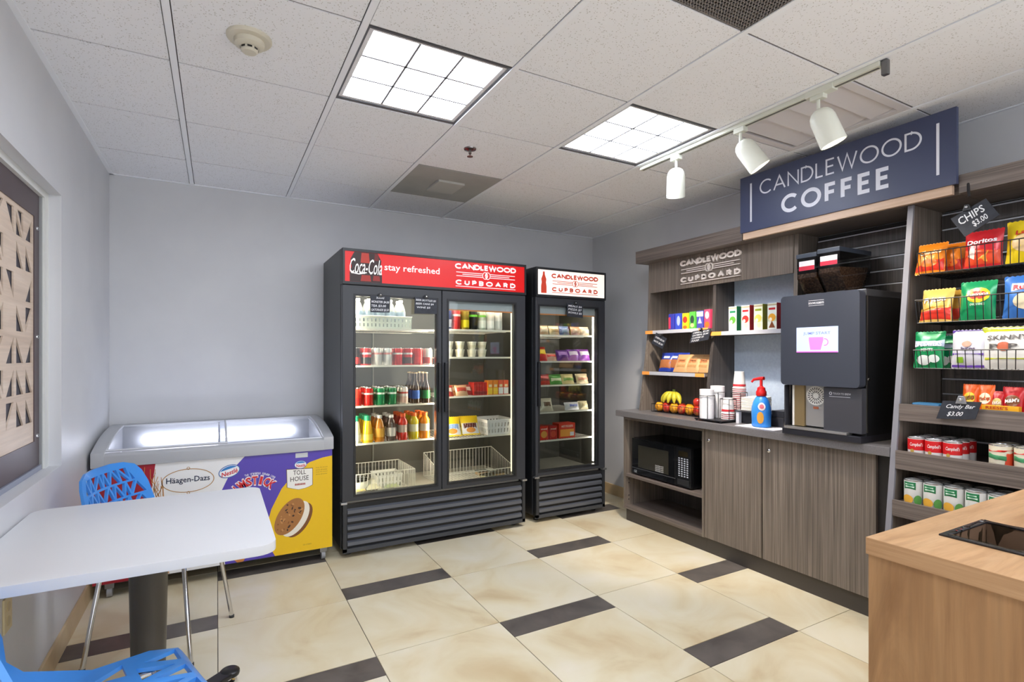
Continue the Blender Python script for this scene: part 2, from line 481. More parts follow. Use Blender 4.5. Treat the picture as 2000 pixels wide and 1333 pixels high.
obj('metal_channel', G().box(PX - .02, WY0, WZ0 + .001, PX + .012, WY1 - .07, WZ0 + .022), mat('9aa0b2', .35, .4), wn)
obj('window_stop', G().box(PX - .02, WY1 - .055, WZ0, PX + .02, WY1, WZ1), mat('dfe0dc', .5), wn)
obj('window_stop', G().box(PX - .02, WY0, WZ1 - .03, PX + .02, WY1 - .055, WZ1), mat('dfe0dc', .5), wn)
# power outlet
t = thing('power_outlet', 'almond electrical wall outlet under the white table', 'outlet', (XL, 2.315, .41))
ALM = mat('d8c79c', .4)
obj('cover_plate', G().box(XL, 2.278, .412, XL + .006, 2.352, .526), ALM, t, bev=.002)
for z in (.445, .493):
    obj('socket', G().lathe([(.017, 0), (.016, .003)], 14, Matrix.Translation((XL + .005, 2.315, z)) @ Matrix.Rotation(PI / 2, 4, 'Y')), mat('c4b184', .4), t)

# ================================================================== CEILING FIXTURES
LENS = mat('eef4ff', .5, emit=LAMP, key='troffer_lens')
names = {(1, -1): 'recessed square ceiling light above the freezer side of the room', (3, -1): 'recessed square ceiling light beside the track rail',
         (1, -5): 'recessed square ceiling light near the room entrance by the left wall', (3, -5): 'recessed square ceiling light near the room entrance by the right wall'}
for i, j in LIGHTS:
    x0 = GX0 + i * TL; y0 = GY0 + j * TL; x1 = x0 + TL; y1 = y0 + TL
    t = thing('ceiling_light', names[(i, j)], 'ceiling light', ((x0 + x1) / 2, (y0 + y1) / 2, HT), group='recessed ceiling lights')
    o4 = [(x0 + .012, y0 + .008), (x1 - .012, y0 + .008), (x1 - .012, y1 - .008), (x0 + .012, y1 - .008)]
    i4 = [(x0 + .022, y0 + .02), (x1 - .022, y0 + .02), (x1 - .022, y1 - .02), (x0 + .022, y1 - .02)]
    i5 = [(x0 + .04, y0 + .036), (x1 - .04, y0 + .036), (x1 - .04, y1 - .036), (x0 + .04, y1 - .036)]
    v, tr = plate(o4, [i4]); obj('frame', G().sheet(v, tr, lambda x, y: (x, y, HT + .006), lambda x, y: (x, y, HT + .028)), mat('55565a', .5), t)  # dark colour stands in for the black shadow edge round the light
    v, tr = plate(i4, [i5]); obj('rim', G().sheet(v, tr, lambda x, y: (x, y, HT + .010), lambda x, y: (x, y, HT + .028)), mat('e6e6ea', .5), t)
    obj('lens', G().box(i5[0][0], i5[0][1], HT + .016, i5[2][0], i5[2][1], HT + .022), LENS, t)
    for k in (1, 2):  # grey bars stand in for reflection lines inside the lens
        xx = i5[0][0] + (i5[2][0] - i5[0][0]) * k / 3; yy = i5[0][1] + (i5[2][1] - i5[0][1]) * k / 3
        obj('lens_reflection_line', G().box(xx - .0045, i5[0][1], HT + .009, xx + .0045, i5[2][1], HT + .0158), mat('7d7d82', .5), t)
        obj('lens_reflection_line', G().box(i5[0][0], yy - .0045, HT + .009, i5[2][0], yy + .0045, HT + .0158), mat('7d7d82', .5), t)
# perforated return air grille
x0, y0 = GX0 + 2 * TL + .014, GY0 - 3 * TL + .008; x1, y1 = x0 + TL - .028, y0 + TL - .016
t = thing('air_return_grille', 'dark perforated square air return grille in the ceiling', 'grille', ((x0 + x1) / 2, (y0 + y1) / 2, HT))
obj('backing', G().box(x0, y0, HT + .012, x1, y1, HT + .02), mat('2d2a2a', .8), t)
g = G(); n = 44
for k in range(n + 1):
    a = x0 + (x1 - x0) * k / n; b = y0 + (y1 - y0) * k / n
    g.box(a - .0035, y0, HT + .004, a + .0035, y1, HT + .008); g.box(x0, b - .0035, HT + .004, x1, b + .0035, HT + .008)
obj('mesh', g, mat('837d7a', .6), t, kind='stuff')
# supply diffuser
x0, y0 = GX0 + 4 * TL + .012, GY0 - 2 * TL + .006; x1, y1 = x0 + TL - .024, y0 + TL - .012
t = thing('air_diffuser', 'white slotted air supply diffuser behind the track lights', 'diffuser', ((x0 + x1) / 2, (y0 + y1) / 2, HT))
DW = mat('dedadb', .5)
obj('back_plate', G().box(x0, y0, HT + .022, x1, y1, HT + .028), mat('5c5757', .7), t)
v, tr = plate([(x0, y0), (x1, y0), (x1, y1), (x0, y1)], [[(x0 + .04, y0 + .04), (x1 - .04, y0 + .04), (x1 - .04, y1 - .04), (x0 + .04, y1 - .04)]])
obj('frame', G().sheet(v, tr, lambda x, y: (x, y, HT + .001), lambda x, y: (x, y, HT + .02)), DW, t)
for k in range(4):
    ya = y0 + .045 + k * (y1 - y0 - .09) / 4; yb_ = ya + (y1 - y0 - .09) / 4 - .012
    obj('vane', G().prism([(ya, HT + .016), (yb_ - .006, HT + .0005), (yb_ - .006, HT + .004), (ya, HT + .019)], 'X', x0 + .045, x1 - .045), DW, t)
# metal ceiling panel with square plate
x0, y0 = GX0 + 2 * TL + .012, GY0 + TL + .006; x1, y1 = x0 + TL - .024, y0 + TL - .012
t = thing('ceiling_panel', 'stained grey ceiling panel with a small pale square plate', 'panel', ((x0 + x1) / 2, (y0 + y1) / 2, HT))
obj('panel', G().box(x0, y0, HT + .002, x1, y1, HT + .02), DGREY, t)
obj('square_plate', G().box(x0 + .21, y0 + .19, HT - .012, x0 + .40, y0 + .42, HT + .003), mat('b5b4b0', .6), t, bev=.004)
# smoke detector
p = onZ(487, 76, HT)
t = thing('smoke_detector', 'round beige smoke detector on the ceiling tile', 'smoke detector', (p.x, p.y, HT - .05))
T0 = Matrix.Translation((p.x, p.y, HT + .004)) @ Matrix.Rotation(PI, 4, 'X')
BEI = mat('cfc9b8', .45)
obj('base', G().lathe([(.077, 0), (.077, .006), (.072, .012), (.052, .015)], 32, T0), BEI, t, smooth=35)
obj('dome', G().lathe([(.052, .014), (.050, .03), (.036, .038), (.034, .0385)], 32, T0), BEI, t, smooth=35)
obj('sensor_cap', G().lathe([(.030, .036), (.029, .05), (.024, .055), (.0, .056)], 24, T0), BEI, t, smooth=35)
for k in range(8):
    a = 2 * PI * k / 8
    M = T0 @ Matrix.Rotation(a, 4, 'Z')
    obj('vent_slot', G().add([M @ Vector(q) for q in ((.0302, -.008, .040), (.0302, .008, .040), (.0302, .008, .047), (.0302, -.008, .047))], [(0, 1, 2, 3)]), DBLACK, t)
# sprinkler
p = onZ(918, 292, HT)
t = thing('fire_sprinkler', 'small chrome fire sprinkler head on the ceiling', 'sprinkler', (p.x, p.y, HT - .05))
T0 = Matrix.Translation((p.x, p.y, HT + .004)) @ Matrix.Rotation(PI, 4, 'X')
obj('escutcheon', G().lathe([(.036, 0), (.034, .006), (.02, .009), (.012, .012)], 24, T0), mat('8a8482', .25, 1.), t, smooth=35)
obj('frame', G().lathe([(.009, .01), (.008, .03), (.004, .033), (.004, .042)], 12, T0), mat('8a8482', .25, 1.), t, smooth=35)
obj('deflector', G().lathe([(.004, .042), (.017, .044), (.017, .046), (.003, .047)], 16, T0), mat('9a8a80', .25, 1.), t, smooth=35)
# track with three heads
TX = GX0 + 4 * TL + .03
t = thing('light_track', 'white ceiling track rail carrying three spotlights', 'track', (TX, 1.8, HT - .02))
TRW = mat('d9dbcf', .45)
obj('rail', G().box(TX - .018, 1.12, HT - .020, TX + .018, 2.47, HT), TRW, t, bev=.002)
obj('slot', G().box(TX - .006, 1.13, HT - .0215, TX + .006, 2.46, HT - .0198), mat('6d6c66', .6), t)
obj('end_feed', G().box(TX - .022, 1.30, HT - .028, TX + .022, 1.42, HT - .0), TRW, t, bev=.003)
obj('hanger_clip', G().box(TX - .012, 1.095, HT - .06, TX + .012, 1.118, HT), mat('77787a', .3, .9), t, bev=.004)
HEADC = mat('e2e4d8', .4)
for k, (yy, tilt, lab) in enumerate(((2.19, -28, 'white track spotlight next to the bright ceiling light'), (1.765, 34, 'white track spotlight tilted sharply toward the shelves'), (1.372, 22, 'white track spotlight nearest the hanger clip, tilted slightly'))):
    t = thing('track_spotlight', lab, 'spotlight', (TX, yy, HT - .27), group='track spotlights')
    obj('adapter', G().box(TX - .017, yy - .03, HT - .046, TX + .017, yy + .03, HT - .020), TRW, t, bev=.003)
    obj('stem', G().tube([(TX, yy, HT - .045), (TX, yy, HT - .095)], .007, 8), TRW, t)
    ax = Vector((math.sin(math.radians(tilt)) * .75, -math.sin(math.radians(tilt)) * .65, -math.cos(math.radians(tilt)))).normalized()
    if tilt < 0: ax = Vector((.70 * math.sin(math.radians(-tilt)), .71 * math.sin(math.radians(-tilt)), -math.cos(math.radians(tilt)))).normalized()
    q = Vector((0, 0, 1)).rotation_difference(ax).to_matrix().to_4x4()
    M = Matrix.Translation(Vector((TX, yy, HT - .088))) @ q
    obj('shade', G().lathe([(.004, 0), (.022, .003), (.036, .012), (.046, .028), (.051, .05), (.053, .165), (.050, .165), (.047, .05), (.03, .02), (.003, .012)], 28, M, cap=False), HEADC, t, smooth=40)
    obj('lamp_face', G().lathe([(0., .105), (.045, .11)], 20, M, cap=False), mat('fff1da', .5, emit=6., key='spot_face'), t)
    ld = bpy.data.lights.new('track_bulb', 'SPOT'); ld.energy = SPOT_W * (5.5 if k == 0 else 1.3); ld.spot_size = math.radians(75); ld.spot_blend = .6
    ld.color = (1, .88, .74); ld.shadow_soft_size = .035
    lo = bpy.data.objects.new('track_bulb', ld); COL.objects.link(lo)
    lo.location = M @ Vector((0, 0, .13)); lo.rotation_euler = Vector((0, 0, -1)).rotation_difference(ax).to_euler()
    lo.parent = t; lo.matrix_parent_inverse = _inv[t.name]

# ================================================================== TABLE AND CHAIRS
t = thing('cafe_table', 'white rectangular cafe table on a dark tapered column', 'table', (-.215, 2.16, 0))
tx0, tx1, ty0, ty1 = -.602, .163, 1.762, 2.575
obj('tabletop', G().prism(rrect(tx0, ty0, tx1, ty1, .055, 6), 'Z', .711, .742), mat('dcdde0', .38), t, bev=.003, smooth=30)
obj('column', G().lathe([(.050, .03), (.046, .04), (.058, .68), (.075, .705)], 28, Matrix.Translation((-.205, 2.16, 0))), mat('4d4945', .4, .3), t, smooth=35)
for k in range(4):
    a = PI / 4 + k * PI / 2
    M = Matrix.Translation((-.205, 2.16, 0)) @ Matrix.Rotation(a, 4, 'Z')
    g = G(); pr = [(.0, .075), (.1, .06), (.345, .046), (.350, .038), (.345, .030), (.0, .03)]
    vs = []
    for sx in (-1, 1):
        for r, z in pr: vs.append(M @ Vector((r, sx * (.032 - .03 * 0), z)))
    n = len(pr); g.add(vs, [tuple(range(n)), tuple(range(n, 2 * n))[::-1]] + [(i, (i + 1) % n, n + (i + 1) % n, n + i)[::-1] for i in range(n)])
    leg = obj('base_foot', g, mat('2c2a29', .35, .3), t, bev=.006)
    obj('foot_pad', G().lathe([(.036, .028), (.038, .034), (.037, .044), (.030, .050), (0, .051)], 20, Matrix.Translation(M @ Vector((.352, 0, 0)))), mat('2c2a29', .35, .3), leg, smooth=40)
    obj('glide', G().lathe([(.024, 0), (.026, .006), (.012, .012), (.012, .03)], 16, Matrix.Translation(M @ Vector((.345, 0, 0)))), CHROME, leg, smooth=40)

def chair_meshes():
    prof = [(.225, .405), (.222, .43), (.200, .45), (.12, .455), (.0, .448), (-.09, .442), (-.145, .447), (-.182, .47), (-.202, .52), (-.218, .60), (-.240, .70), (-.262, .79), (-.268, .815)]
    d = [0]
    for a, b in zip(prof, prof[1:]): d.append(d[-1] + math.dist(a, b))
    L = d[-1]
    def P(t):
        t = max(0, min(L, t))
        for i in range(len(d) - 1):
            if t <= d[i + 1] or i == len(d) - 2:
                k = (t - d[i]) / (d[i + 1] - d[i])
                return tuple(prof[i][j] + (prof[i + 1][j] - prof[i][j]) * k for j in (0, 1))
    def nrm(t):
        a = P(t - .02); b = P(t + .02); q = Vector((b[0] - a[0], b[1] - a[1])).normalized()
        return (q.y, -q.x) if True else None
    t_mid = d[7]
    def S(a, t, off):
        x, z = P(t); nx, nz = nrm(t)
        k = max(0, 1 - abs(t - t_mid) / .17)
        lift = .055 * (abs(a) / .22) ** 2.2 * (k * k * (3 - 2 * k)) + .010 * (a / .22) ** 2 * (1 if t < t_mid else 0)
        fwd = .045 * (a / .22) ** 2 * (1 if t > t_mid else 0) * min(1, (t - t_mid) / .15 if t > t_mid else 0) + lift * .6
        return (x + fwd + nx * off, a, z + lift + nz * off)
    # outline in (across, along)
    half = [(.0, .110), (.015, .150), (.05, .180), (.12, .205), (.25, .222), (t_mid - .02, .215), (t_mid + .05, .215), (t_mid + .14, .240), (L - .12, .230), (L - .06, .212), (L - .025, .185), (L - .006, .13), (L, .06)]
    outer = [(w_, t_) for t_, w_ in half] + [(-w_, t_) for t_, w_ in reversed(half)]
    rg = random.Random(3); holes = []
    def truss(t0, t1, rows, cols, wfun, inset, jit):
        for r in range(rows):
            a0 = t0 + (t1 - t0) * r / rows; a1 = t0 + (t1 - t0) * (r + 1) / rows
            w0 = wfun(a0); w1 = wfun(a1); n = cols
            sh = .5 * (r % 2)
            lo = [(-w0 + 2 * w0 * (i + 0.0) / n + rg.uniform(-jit, jit)) for i in range(n + 1)]
            up = [(-w1 + 2 * w1 * (i + .5) / n + rg.uniform(-jit, jit)) for i in range(n)]
            for i in range(n):
                tri = [(lo[i], a0), (lo[i + 1], a0), (up[i], a1)]; yield tri
                if i < n - 1: yield [(lo[i + 1], a0), (up[i + 1], a1), (up[i], a1)]
    def inset(tri, q):
        c = Vector((sum(p[0] for p in tri) / 3, sum(p[1] for p in tri) / 3)); V = [Vector(p) for p in tri]; out = []
        for i in range(3):
            p = V[i]; e1 = (V[i - 1] - p).normalized(); e2 = (V[(i + 1) % 3] - p).normalized()
            sn = abs(e1.cross(e2)); out.append(p + (e1 + e2) * (q / max(sn, .25)))
        ar = (out[1] - out[0]).cross(out[2] - out[0]); ar0 = (V[1] - V[0]).cross(V[2] - V[0])
        return [tuple(p) for p in out] if ar * ar0 > 0 and abs(ar) > 1.2e-4 else None
    for tri in truss(t_mid + .115, L - .03, 3, 7, lambda t_: .212 - .05 * max(0, (t_ - L + .15) / .12), 0, .017):
        q = inset(tri, .0048)
        if q: holes.append(q)
    for tri in truss(.05, t_mid - .14, 2, 4, lambda t_: .175 + .15 * min(.12, t_ - .05), 0, .014):
        q = inset(tri, .0115)
        if q: holes.append(q)
    holes.append(rrect(-.165, t_mid - .11, .165, t_mid + .085, .04))
    v, tr = plate(outer, holes, .028)
    me = mesh(G().sheet(v, tr, lambda a, t_: S(a, t_, .0), lambda a, t_: S(a, t_, -.012)), 0, 50, 'shell')
    legs = []
    for sx, sy in ((1, 1), (1, -1), (-1, 1), (-1, -1)):
        legs.append(mesh(G().tube([(.13 * sx, .13 * sy, .432), (.165 * sx, .165 * sy, .41), (.215 * sx, .21 * sy, .004)], .0095, 10), 0, 50, 'leg'))
    ring = mesh(G().tube([(.13, .13, .434), (-.13, .13, .434), (-.13, -.13, .434), (.13, -.13, .434)], .009, 8, True), 0, 50, 'under_frame')
    glide = [mesh(G().lathe([(.012, 0), (.012, .012), (.0095, .014)], 10, Matrix.Translation((.215 * sx, .21 * sy, 0))), 0, 40, 'foot_cap') for sx, sy in ((1, 1), (1, -1), (-1, 1), (-1, -1))]
    return me, legs, ring, glide
shell, legs, ring, glides = chair_meshes()
BLUE = mat('4798ee', .32, coat=.3)
def chair(label, loc, rz):
    stamp('perforated_chair', label, 'chair', [('seat_shell', shell, BLUE), ('under_frame', ring, CHROME)] +
          [('leg', l, CHROME, [('foot_cap', gl, mat('3a3a3a', .6))]) for l, gl in zip(legs, glides)], loc, rz, 'blue perforated chairs at the cafe table')
chair('blue perforated plastic chair beside the ice cream freezer', (-.215, 2.885, 0), math.radians(-22.7))
chair('blue perforated plastic chair on the side of the table away from the freezer', (-.235, 1.60, 0), math.radians(20))

# ================================================================== ICE CREAM CHEST FREEZER
fx0, fx1, fy0, fy1 = -.585, .652, 3.53, 4.185
t = thing('chest_freezer', 'ice cream chest freezer with curved glass lid and printed front', 'freezer', ((fx0 + fx1) / 2, (fy0 + fy1) / 2, 0))
FRZ = t
fz0, fz1 = .085, .735
body = G()
body.box(fx0, fy0, fz0, fx1, fy0 + .05, fz1).box(fx0, fy1 - .05, fz0, fx1, fy1, fz1).box(fx0, fy0 + .05, fz0, fx0 + .05, fy1 - .05, fz1).box(fx1 - .05, fy0 + .05, fz0, fx1, fy1 - .05, fz1).box(fx0 + .05, fy0 + .05, fz0, fx1 - .05, fy1 - .05, fz0 + .05)
obj('body', body, mat('e9e9ec', .35), t)
# rim: end caps with a curved top edge
def topz(y): 
    k = (y - fy0) / (fy1 - fy0); return .80 + .075 * (1 - (1 - k) ** 2.4)
ysn = [fy0 - .012 + (fy1 - fy0 + .012) * i / 12 for i in range(13)]
cap = [(fy0 - .012, fz1 - .02), (fy1, fz1 - .02)] + [(y, topz(y)) for y in reversed(ysn)]
GR = mat('b4b6ba', .4); DGR = mat('8d8f94', .45)
for a, b in ((fx0 - .008, fx0 + .055), (fx1 - .055, fx1 + .008)):
    obj('end_cap', G().prism(cap, 'X', a, b), GR, t, bev=.006, smooth=40)
obj('front_rim', G().prism([(fy0 - .014, fz1 - .02), (fy0 + .05, fz1 - .02), (fy0 + .05, .775), (fy0 + .01, .792), (fy0 - .012, .778)], 'X', fx0 + .05, fx1 - .05), GR, t, bev=.005, smooth=40)
obj('rear_rim', G().box(fx0 + .05, fy1 - .055, fz1 - .02, fx1 - .05, fy1, topz(fy1)), GR, t, bev=.004)
ln = G()
ln.box(fx0 + .05, fy0 + .05, .38, fx1 - .05, fy1 - .05, .39)
obj('liner_floor', ln, mat('eef0f8', .4), t)
for k in range(5):
    xx = fx0 + .05 + (fx1 - fx0 - .1) * (k + 1) / 6
    obj('basket_divider', G().box(xx - .003, fy0 + .06, .39, xx + .003, fy1 - .06, .66), mat('e3e6f0', .3), t)
obj('lamp_tube', G().tube([(fx0 + .16, fy1 - .085, .775), (fx1 - .16, fy1 - .085, .775)], .021, 12), mat('f3f4ff', .5, emit=8., key='freezer_lamp'), t, smooth=50)
for k, (a, b, dz) in enumerate(((fx0 + .05, .055, .0), (.005, fx1 - .05, -.012))):
    g = G(); n = 10; vs = []
    yl = [fy0 + .03 + (fy1 - fy0 - .07) * i / n for i in range(n + 1)]
    for y in yl: vs += [(a, y, topz(y) - .010 + dz), (b, y, topz(y) - .010 + dz)]
    g.add(vs, [(2 * i, 2 * i + 1, 2 * i + 3, 2 * i + 2) for i in range(n)])
    gp = obj('glass_lid', g, LIDG, t, smooth=60)
    for xx in (a + .006, b - .006):
        obj('lid_edge', G().tube([(xx, y, topz(y) - .008 + dz) for y in yl], .006, 6), mat('cfd1d6', .35), gp, smooth=50)
    obj('lid_edge', G().tube([(a, yl[0], topz(yl[0]) - .008 + dz), (b, yl[0], topz(yl[0]) - .008 + dz)], .007, 6), mat('cfd1d6', .35), gp, smooth=50)
    obj('lid_edge', G().tube([(a, yl[-1], topz(yl[-1]) - .008 + dz), (b, yl[-1], topz(yl[-1]) - .008 + dz)], .009, 6), mat('9fa1a8', .35), gp, smooth=50)
obj('plinth', G().box(fx0 + .03, fy0 + .06, .06, fx1 - .03, fy1 - .03, fz0), mat('3a3a3c', .6), t)
for xx in (fx0 + .07, fx1 - .05):
    for yy in (fy0 + .045, fy1 - .06):
        c = obj('caster', G().box(xx - .022, yy - .022, .05, xx + .022, yy + .022, .086), mat('8a8a8c', .35, .8), t, bev=.003)
        obj('wheel', G().lathe([(.012, -.013), (.03, -.012), (.03, .012), (.012, .013)], 18, Matrix.Translation((xx, yy, .03)) @ Matrix.Rotation(PI / 2, 4, 'Y')), mat('9b9b9d', .45), c, smooth=40)
# printed front: flat print laid on the front sheet
FYP = fy0
def fpx(*pts): return [(onY(u, v, fy0).x, onY(u, v, fy0).z) for u, v in pts]
def fprint(name, poly, col, d, rough=.35, label=None, par=None):
    v, tr = plate(poly)
    return obj(name, G().sheet(v, tr, lambda a, b: (a, FYP - d, b), lambda a, b: (a, FYP - d + .0004, b)), mat(col, rough), par or t, label=label)
zt = fz1 - .021
xr1 = fpx((312, 1000))[0][0]
fprint('print_red', [(fx0, fz0), (xr1 - .03, fz0), (xr1 - .06, .4), (xr1 - .02, zt), (fx0, zt)], 'a8202f', .0008, label='red printed panel')
fprint('print_white', [(xr1 - .03, fz0), (fx1, fz0), (fx1, zt), (xr1 - .02, zt), (xr1 - .06, .4)], 'efefef', .0008)
pu = fpx((478, 880), (452, 920), (420, 985), (425, 1040), (440, 1115), (650, 1080), (650, 870))
pu[0] = (pu[0][0], zt); pu[-1] = (fx1, zt); pu[-2] = (fx1, fz0); pu[4] = (pu[4][0], fz0)
fprint('print_purple', pu, '5542ae', .0014, label='purple printed field')
ye = fpx((650, 890), (630, 894), (605, 903), (575, 925), (550, 955), (530, 995), (520, 1030), (522, 1060), (537, 1100), (650, 1080))
ye[0] = (fx1, ye[0][1]); ye[-1] = (fx1, fz0); ye[-2] = (ye[-2][0], fz0)
fprint('print_yellow', ye, 'f0c313', .002, label='yellow printed field')
mpF = lambda d: (lambda a, b, dd=0.: (a, FYP - d - dd, b))
# oval ice cream brand mark
ov = fpx((368, 939))[0]
g = G(); g.ribbon(oval(ov[0], ov[1], .128, .066, 40), .004, mpF(.0018), True)
for sg in (1, -1): g.ribbon(oval(ov[0], ov[1] + sg * .07, .007, .007, 10), .003, mpF(.0018), True)
obj('oval_outline', g, mat('b98a4c', .4), t)
text(G0 := G(), 'Häagen-Dazs', ov[0], ov[1] + .002, .215, .042, mpF(.0018), .012); obj('lettering', G0, mat('1f2a44', .4), t)
# drawn wafer cone lines
g = G(); rg = random.Random(2)
ax0 = fpx((296, 930))[0][0]
for k in range(16):
    a = ax0 - .035 + rg.random() * .09; z1_ = zt - .01 - rg.random() * .13
    g.ribbon([(a, z1_), (a + rg.uniform(-.03, .03), z1_ - .05), (a + rg.uniform(-.03, .04), z1_ - .10 - rg.random() * .04)], .0028, mpF(.0018))
for k in range(9):
    a = ax0 + .03 + rg.random() * .03; z1_ = .13 + rg.random() * .12
    g.ribbon([(a, z1_), (a + .025, z1_ - .02), (a + .03, z1_ - .05)], .0025, mpF(.0018))
obj('line_drawing', g, mat('c98b45', .4), t)
# oval brand badges
def badge(cu, cv, rx, ry, rot):
    c = fpx((cu, cv))[0]
    fprint('badge', oval(c[0], c[1], rx, ry, 28, rot=rot), '2b62a8', .0026)
    fprint('badge', oval(c[0], c[1], rx * .92, ry * .88, 28, rot=rot), 'f2f4f8', .0030)
    up = [(x, y) for x, y in oval(c[0], c[1], rx * .86, ry * .8, 28, .15 * PI, .85 * PI, rot=rot)]
    fprint('badge', up, '2f7fc8', .0034)
    g = text(G(), 'Nestlé', c[0] + .002, c[1] - ry * .2, rx * 1.45, ry * .75, mpF(.0038), .02, 0, math.tan(rot)); obj('lettering', g, mat('d02030', .4), t)
badge(448, 921, .058, .037, .28); badge(587, 908, .037, .026, 0)
# arched lettering
def arched(s, cx, cz, R, a0, a1, h, d, bold, m, wf=.9):
    g = G(); n = len(s)
    for i, chh in enumerate(s):
        if chh == ' ': continue
        a = math.radians(a0 + (a1 - a0) * (i + .5) / n); wd = abs(math.radians(a1 - a0)) * R / n * wf * (.5 if chh in 'Il' else 1)
        vs, fs, _ = glyphs(chh, bold)
        g.add([(lambda xx, yy: (cx + (R + yy) * math.cos(a) + xx * math.sin(a), FYP - d, cz + (R + yy) * math.sin(a) - xx * math.cos(a)))((p - .5) * wd, (q - .5) * h) for p, q in vs], fs)
    return obj('lettering', g, m, t)
c = fpx((498, 984))[0]
arched('DRUMSTICK', c[0], c[1], .140, 166, 42, .064, .0026, .07, mat('f6e8ea', .4), 1.12)
arched('DRUMSTICK', c[0], c[1], .140, 166, 42, .050, .0032, .03, mat('d5202c', .4), .92)
arched('The Original Sundae Cone', c[0], c[1], .182, 108, 52, .013, .0026, .01, mat('e9e6f4', .4))
# crest
cp = fpx((559, 917), (611, 914), (611, 947), (604, 951), (596, 954), (583, 957), (570, 955), (560, 953))
fprint('crest', [(x + .0, z) for x, z in cp], '6b4a2e', .0026)
cc = (sum(p[0] for p in cp) / 8, sum(p[1] for p in cp) / 8)
fprint('crest', [(cc[0] + (x - cc[0]) * .955, cc[1] + (z - cc[1]) * .955) for x, z in cp], 'f1efe9', .0030)
k1 = fpx((585, 923))[0]; k2 = fpx((585, 935))[0]; k3 = fpx((586, 946))[0]
g = text(G(), 'TOLL', k1[0], k1[1], .075, .028, mpF(.0034), .004); text(g, 'HOUSE', k2[0], k2[1], .108, .029, mpF(.0034), .004, 0, .02); obj('lettering', g, mat('33261f', .4), t)
g = G()
for q in range(7): g.add([mpF(.0034)(k3[0] - .027 + q * .009 + a, k3[1] + b) for a, b in ((-.004, -.006), (.004, -.006), (.003, .004), (0, .008), (-.003, .004))], [(0, 1, 2, 3, 4)])
obj('emblem', g, mat('a8453a', .4), t)
fprint('price_sticker', fpx((577, 886), (601, 884), (601, 893), (577, 895)), 'c9ccd0', .0034)
g = G(); q0 = fpx((628, 913))[0]
for q in range(4): text(g, 'service call number' if q % 2 else 'keep lid closed', q0[0], q0[1] - q * .014, .07, .008, mpF(.0026))
obj('lettering', g, mat('9a7420', .4), t)
q1 = fpx((600, 1063))[0]; g = text(G(), 'ice cream', q1[0], q1[1], .05, .010, mpF(.0026)); obj('lettering', g, mat('9a7420', .4), t)
# cookie sandwich print
ck = fpx((562, 1008))[0]
rot = math.radians(58)
def off(k): return (ck[0] + k * math.cos(math.radians(-28)), ck[1] + k * math.sin(math.radians(-28)))
a = off(.075); fprint('cookie_print', oval(a[0], a[1], .115, .062, 36, rot=rot), '7a4a20', .0026)
a = off(.052); fprint('cookie_print', oval(a[0], a[1], .118, .064, 36, rot=rot), 'f1ead9', .0030)
a = off(.012); fprint('cookie_print', oval(a[0], a[1], .122, .070, 36, rot=rot), 'a9713a', .0034)
rg = random.Random(8)
for k in range(34):
    r_ = math.sqrt(rg.random()) * .92; an = rg.random() * 2 * PI
    x_, y_ = .115 * r_ * math.cos(an), .064 * r_ * math.sin(an)
    cx_, cy_ = a[0] + x_ * math.cos(rot) - y_ * math.sin(rot), a[1] + x_ * math.sin(rot) + y_ * math.cos(rot)
    fprint('chocolate_chip_print', oval(cx_, cy_, rg.uniform(.004, .013), rg.uniform(.003, .007), 7, rot=rg.random() * 3), rg.choice(['3d2212', '4a2a16', 'c48c50', '8a5628']), .0038 + k * .00001)
# cone print at the bottom
cn = fpx((452, 1090), (482, 1086), (475, 1110), (463, 1113)); fprint('cone_print', [(cn[0][0], cn[0][1]), (cn[3][0], max(fz0, cn[3][1])), (cn[2][0], max(fz0, cn[2][1])), (cn[1][0], cn[1][1])][::-1], 'c97f3a', .0030)
# ================================================================== SHARED GOODS BUILDERS
def logo(par, x0, x1, z0, z1, mp, m, depth=0., sep=True):
    """two-line wordmark with rules and a ringed flame emblem between them"""
    W = x1 - x0; Hh = z1 - z0; cx = (x0 + x1) / 2; cz = z0 + Hh * .54
    for s_, xa, za, wa, ha, wt_, gp_ in (('CANDLEWOOD', x0, z0 + Hh * .76, W, Hh * .24, .066, .26), ('CUPBOARD', x0 + W * .01, z0 + Hh * .075, W * .98, Hh * .22, .062, .66)):
        g = stroke_text(G(), s_, xa, za, wa, ha, Hh * wt_, mp, gp_, depth, each=(lambda q: obj('raised_letter', q, m, par)) if depth else None)
        if not depth: obj('lettering', g, m, par)
    g = G(); R_ = Hh * .135
    for i, (dz, ins) in enumerate(((.105, 0.), (.0, .12), (-.105, .0))):
        zz = cz + Hh * dz * .75
        g.ribbon([(x0 + W * .02 + W * ins * .8, zz), (cx - R_ * 1.35, zz)], Hh * .03, mp, False, depth)
        g.ribbon([(cx + R_ * 1.35, zz), (x1 - W * .02 - W * ins * .8, zz)], Hh * .03, mp, False, depth)
    g.ribbon([(x0 + W * .01, z0 + Hh * .015), (x1 - W * .01, z0 + Hh * .015)], Hh * .028, mp, False, depth)
    obj('rules', g, m, par, kind='stuff')
    g = G()
    for sx in (-.45, .45): g.ribbon(oval(cx + sx * R_, cz, R_ * .9, R_ * 1.12, 20), Hh * .028, mp, True, depth)
    g.ribbon([(cx + R_ * .1, cz + R_ * .65), (cx - R_ * .2, cz + .1 * R_), (cx + R_ * .2, cz - .1 * R_), (cx - R_ * .1, cz - R_ * .65)], Hh * .05, mp, False, depth)
    obj('emblem', g, m, par, kind='stuff')
_c0 = {}
def cached(k, fn):
    if k not in _c0: _c0[k] = fn()
    return _c0[k]
def lat(prof, n=16, s=40, name='part'): return mesh(G().lathe(prof, n), 0, s, name)
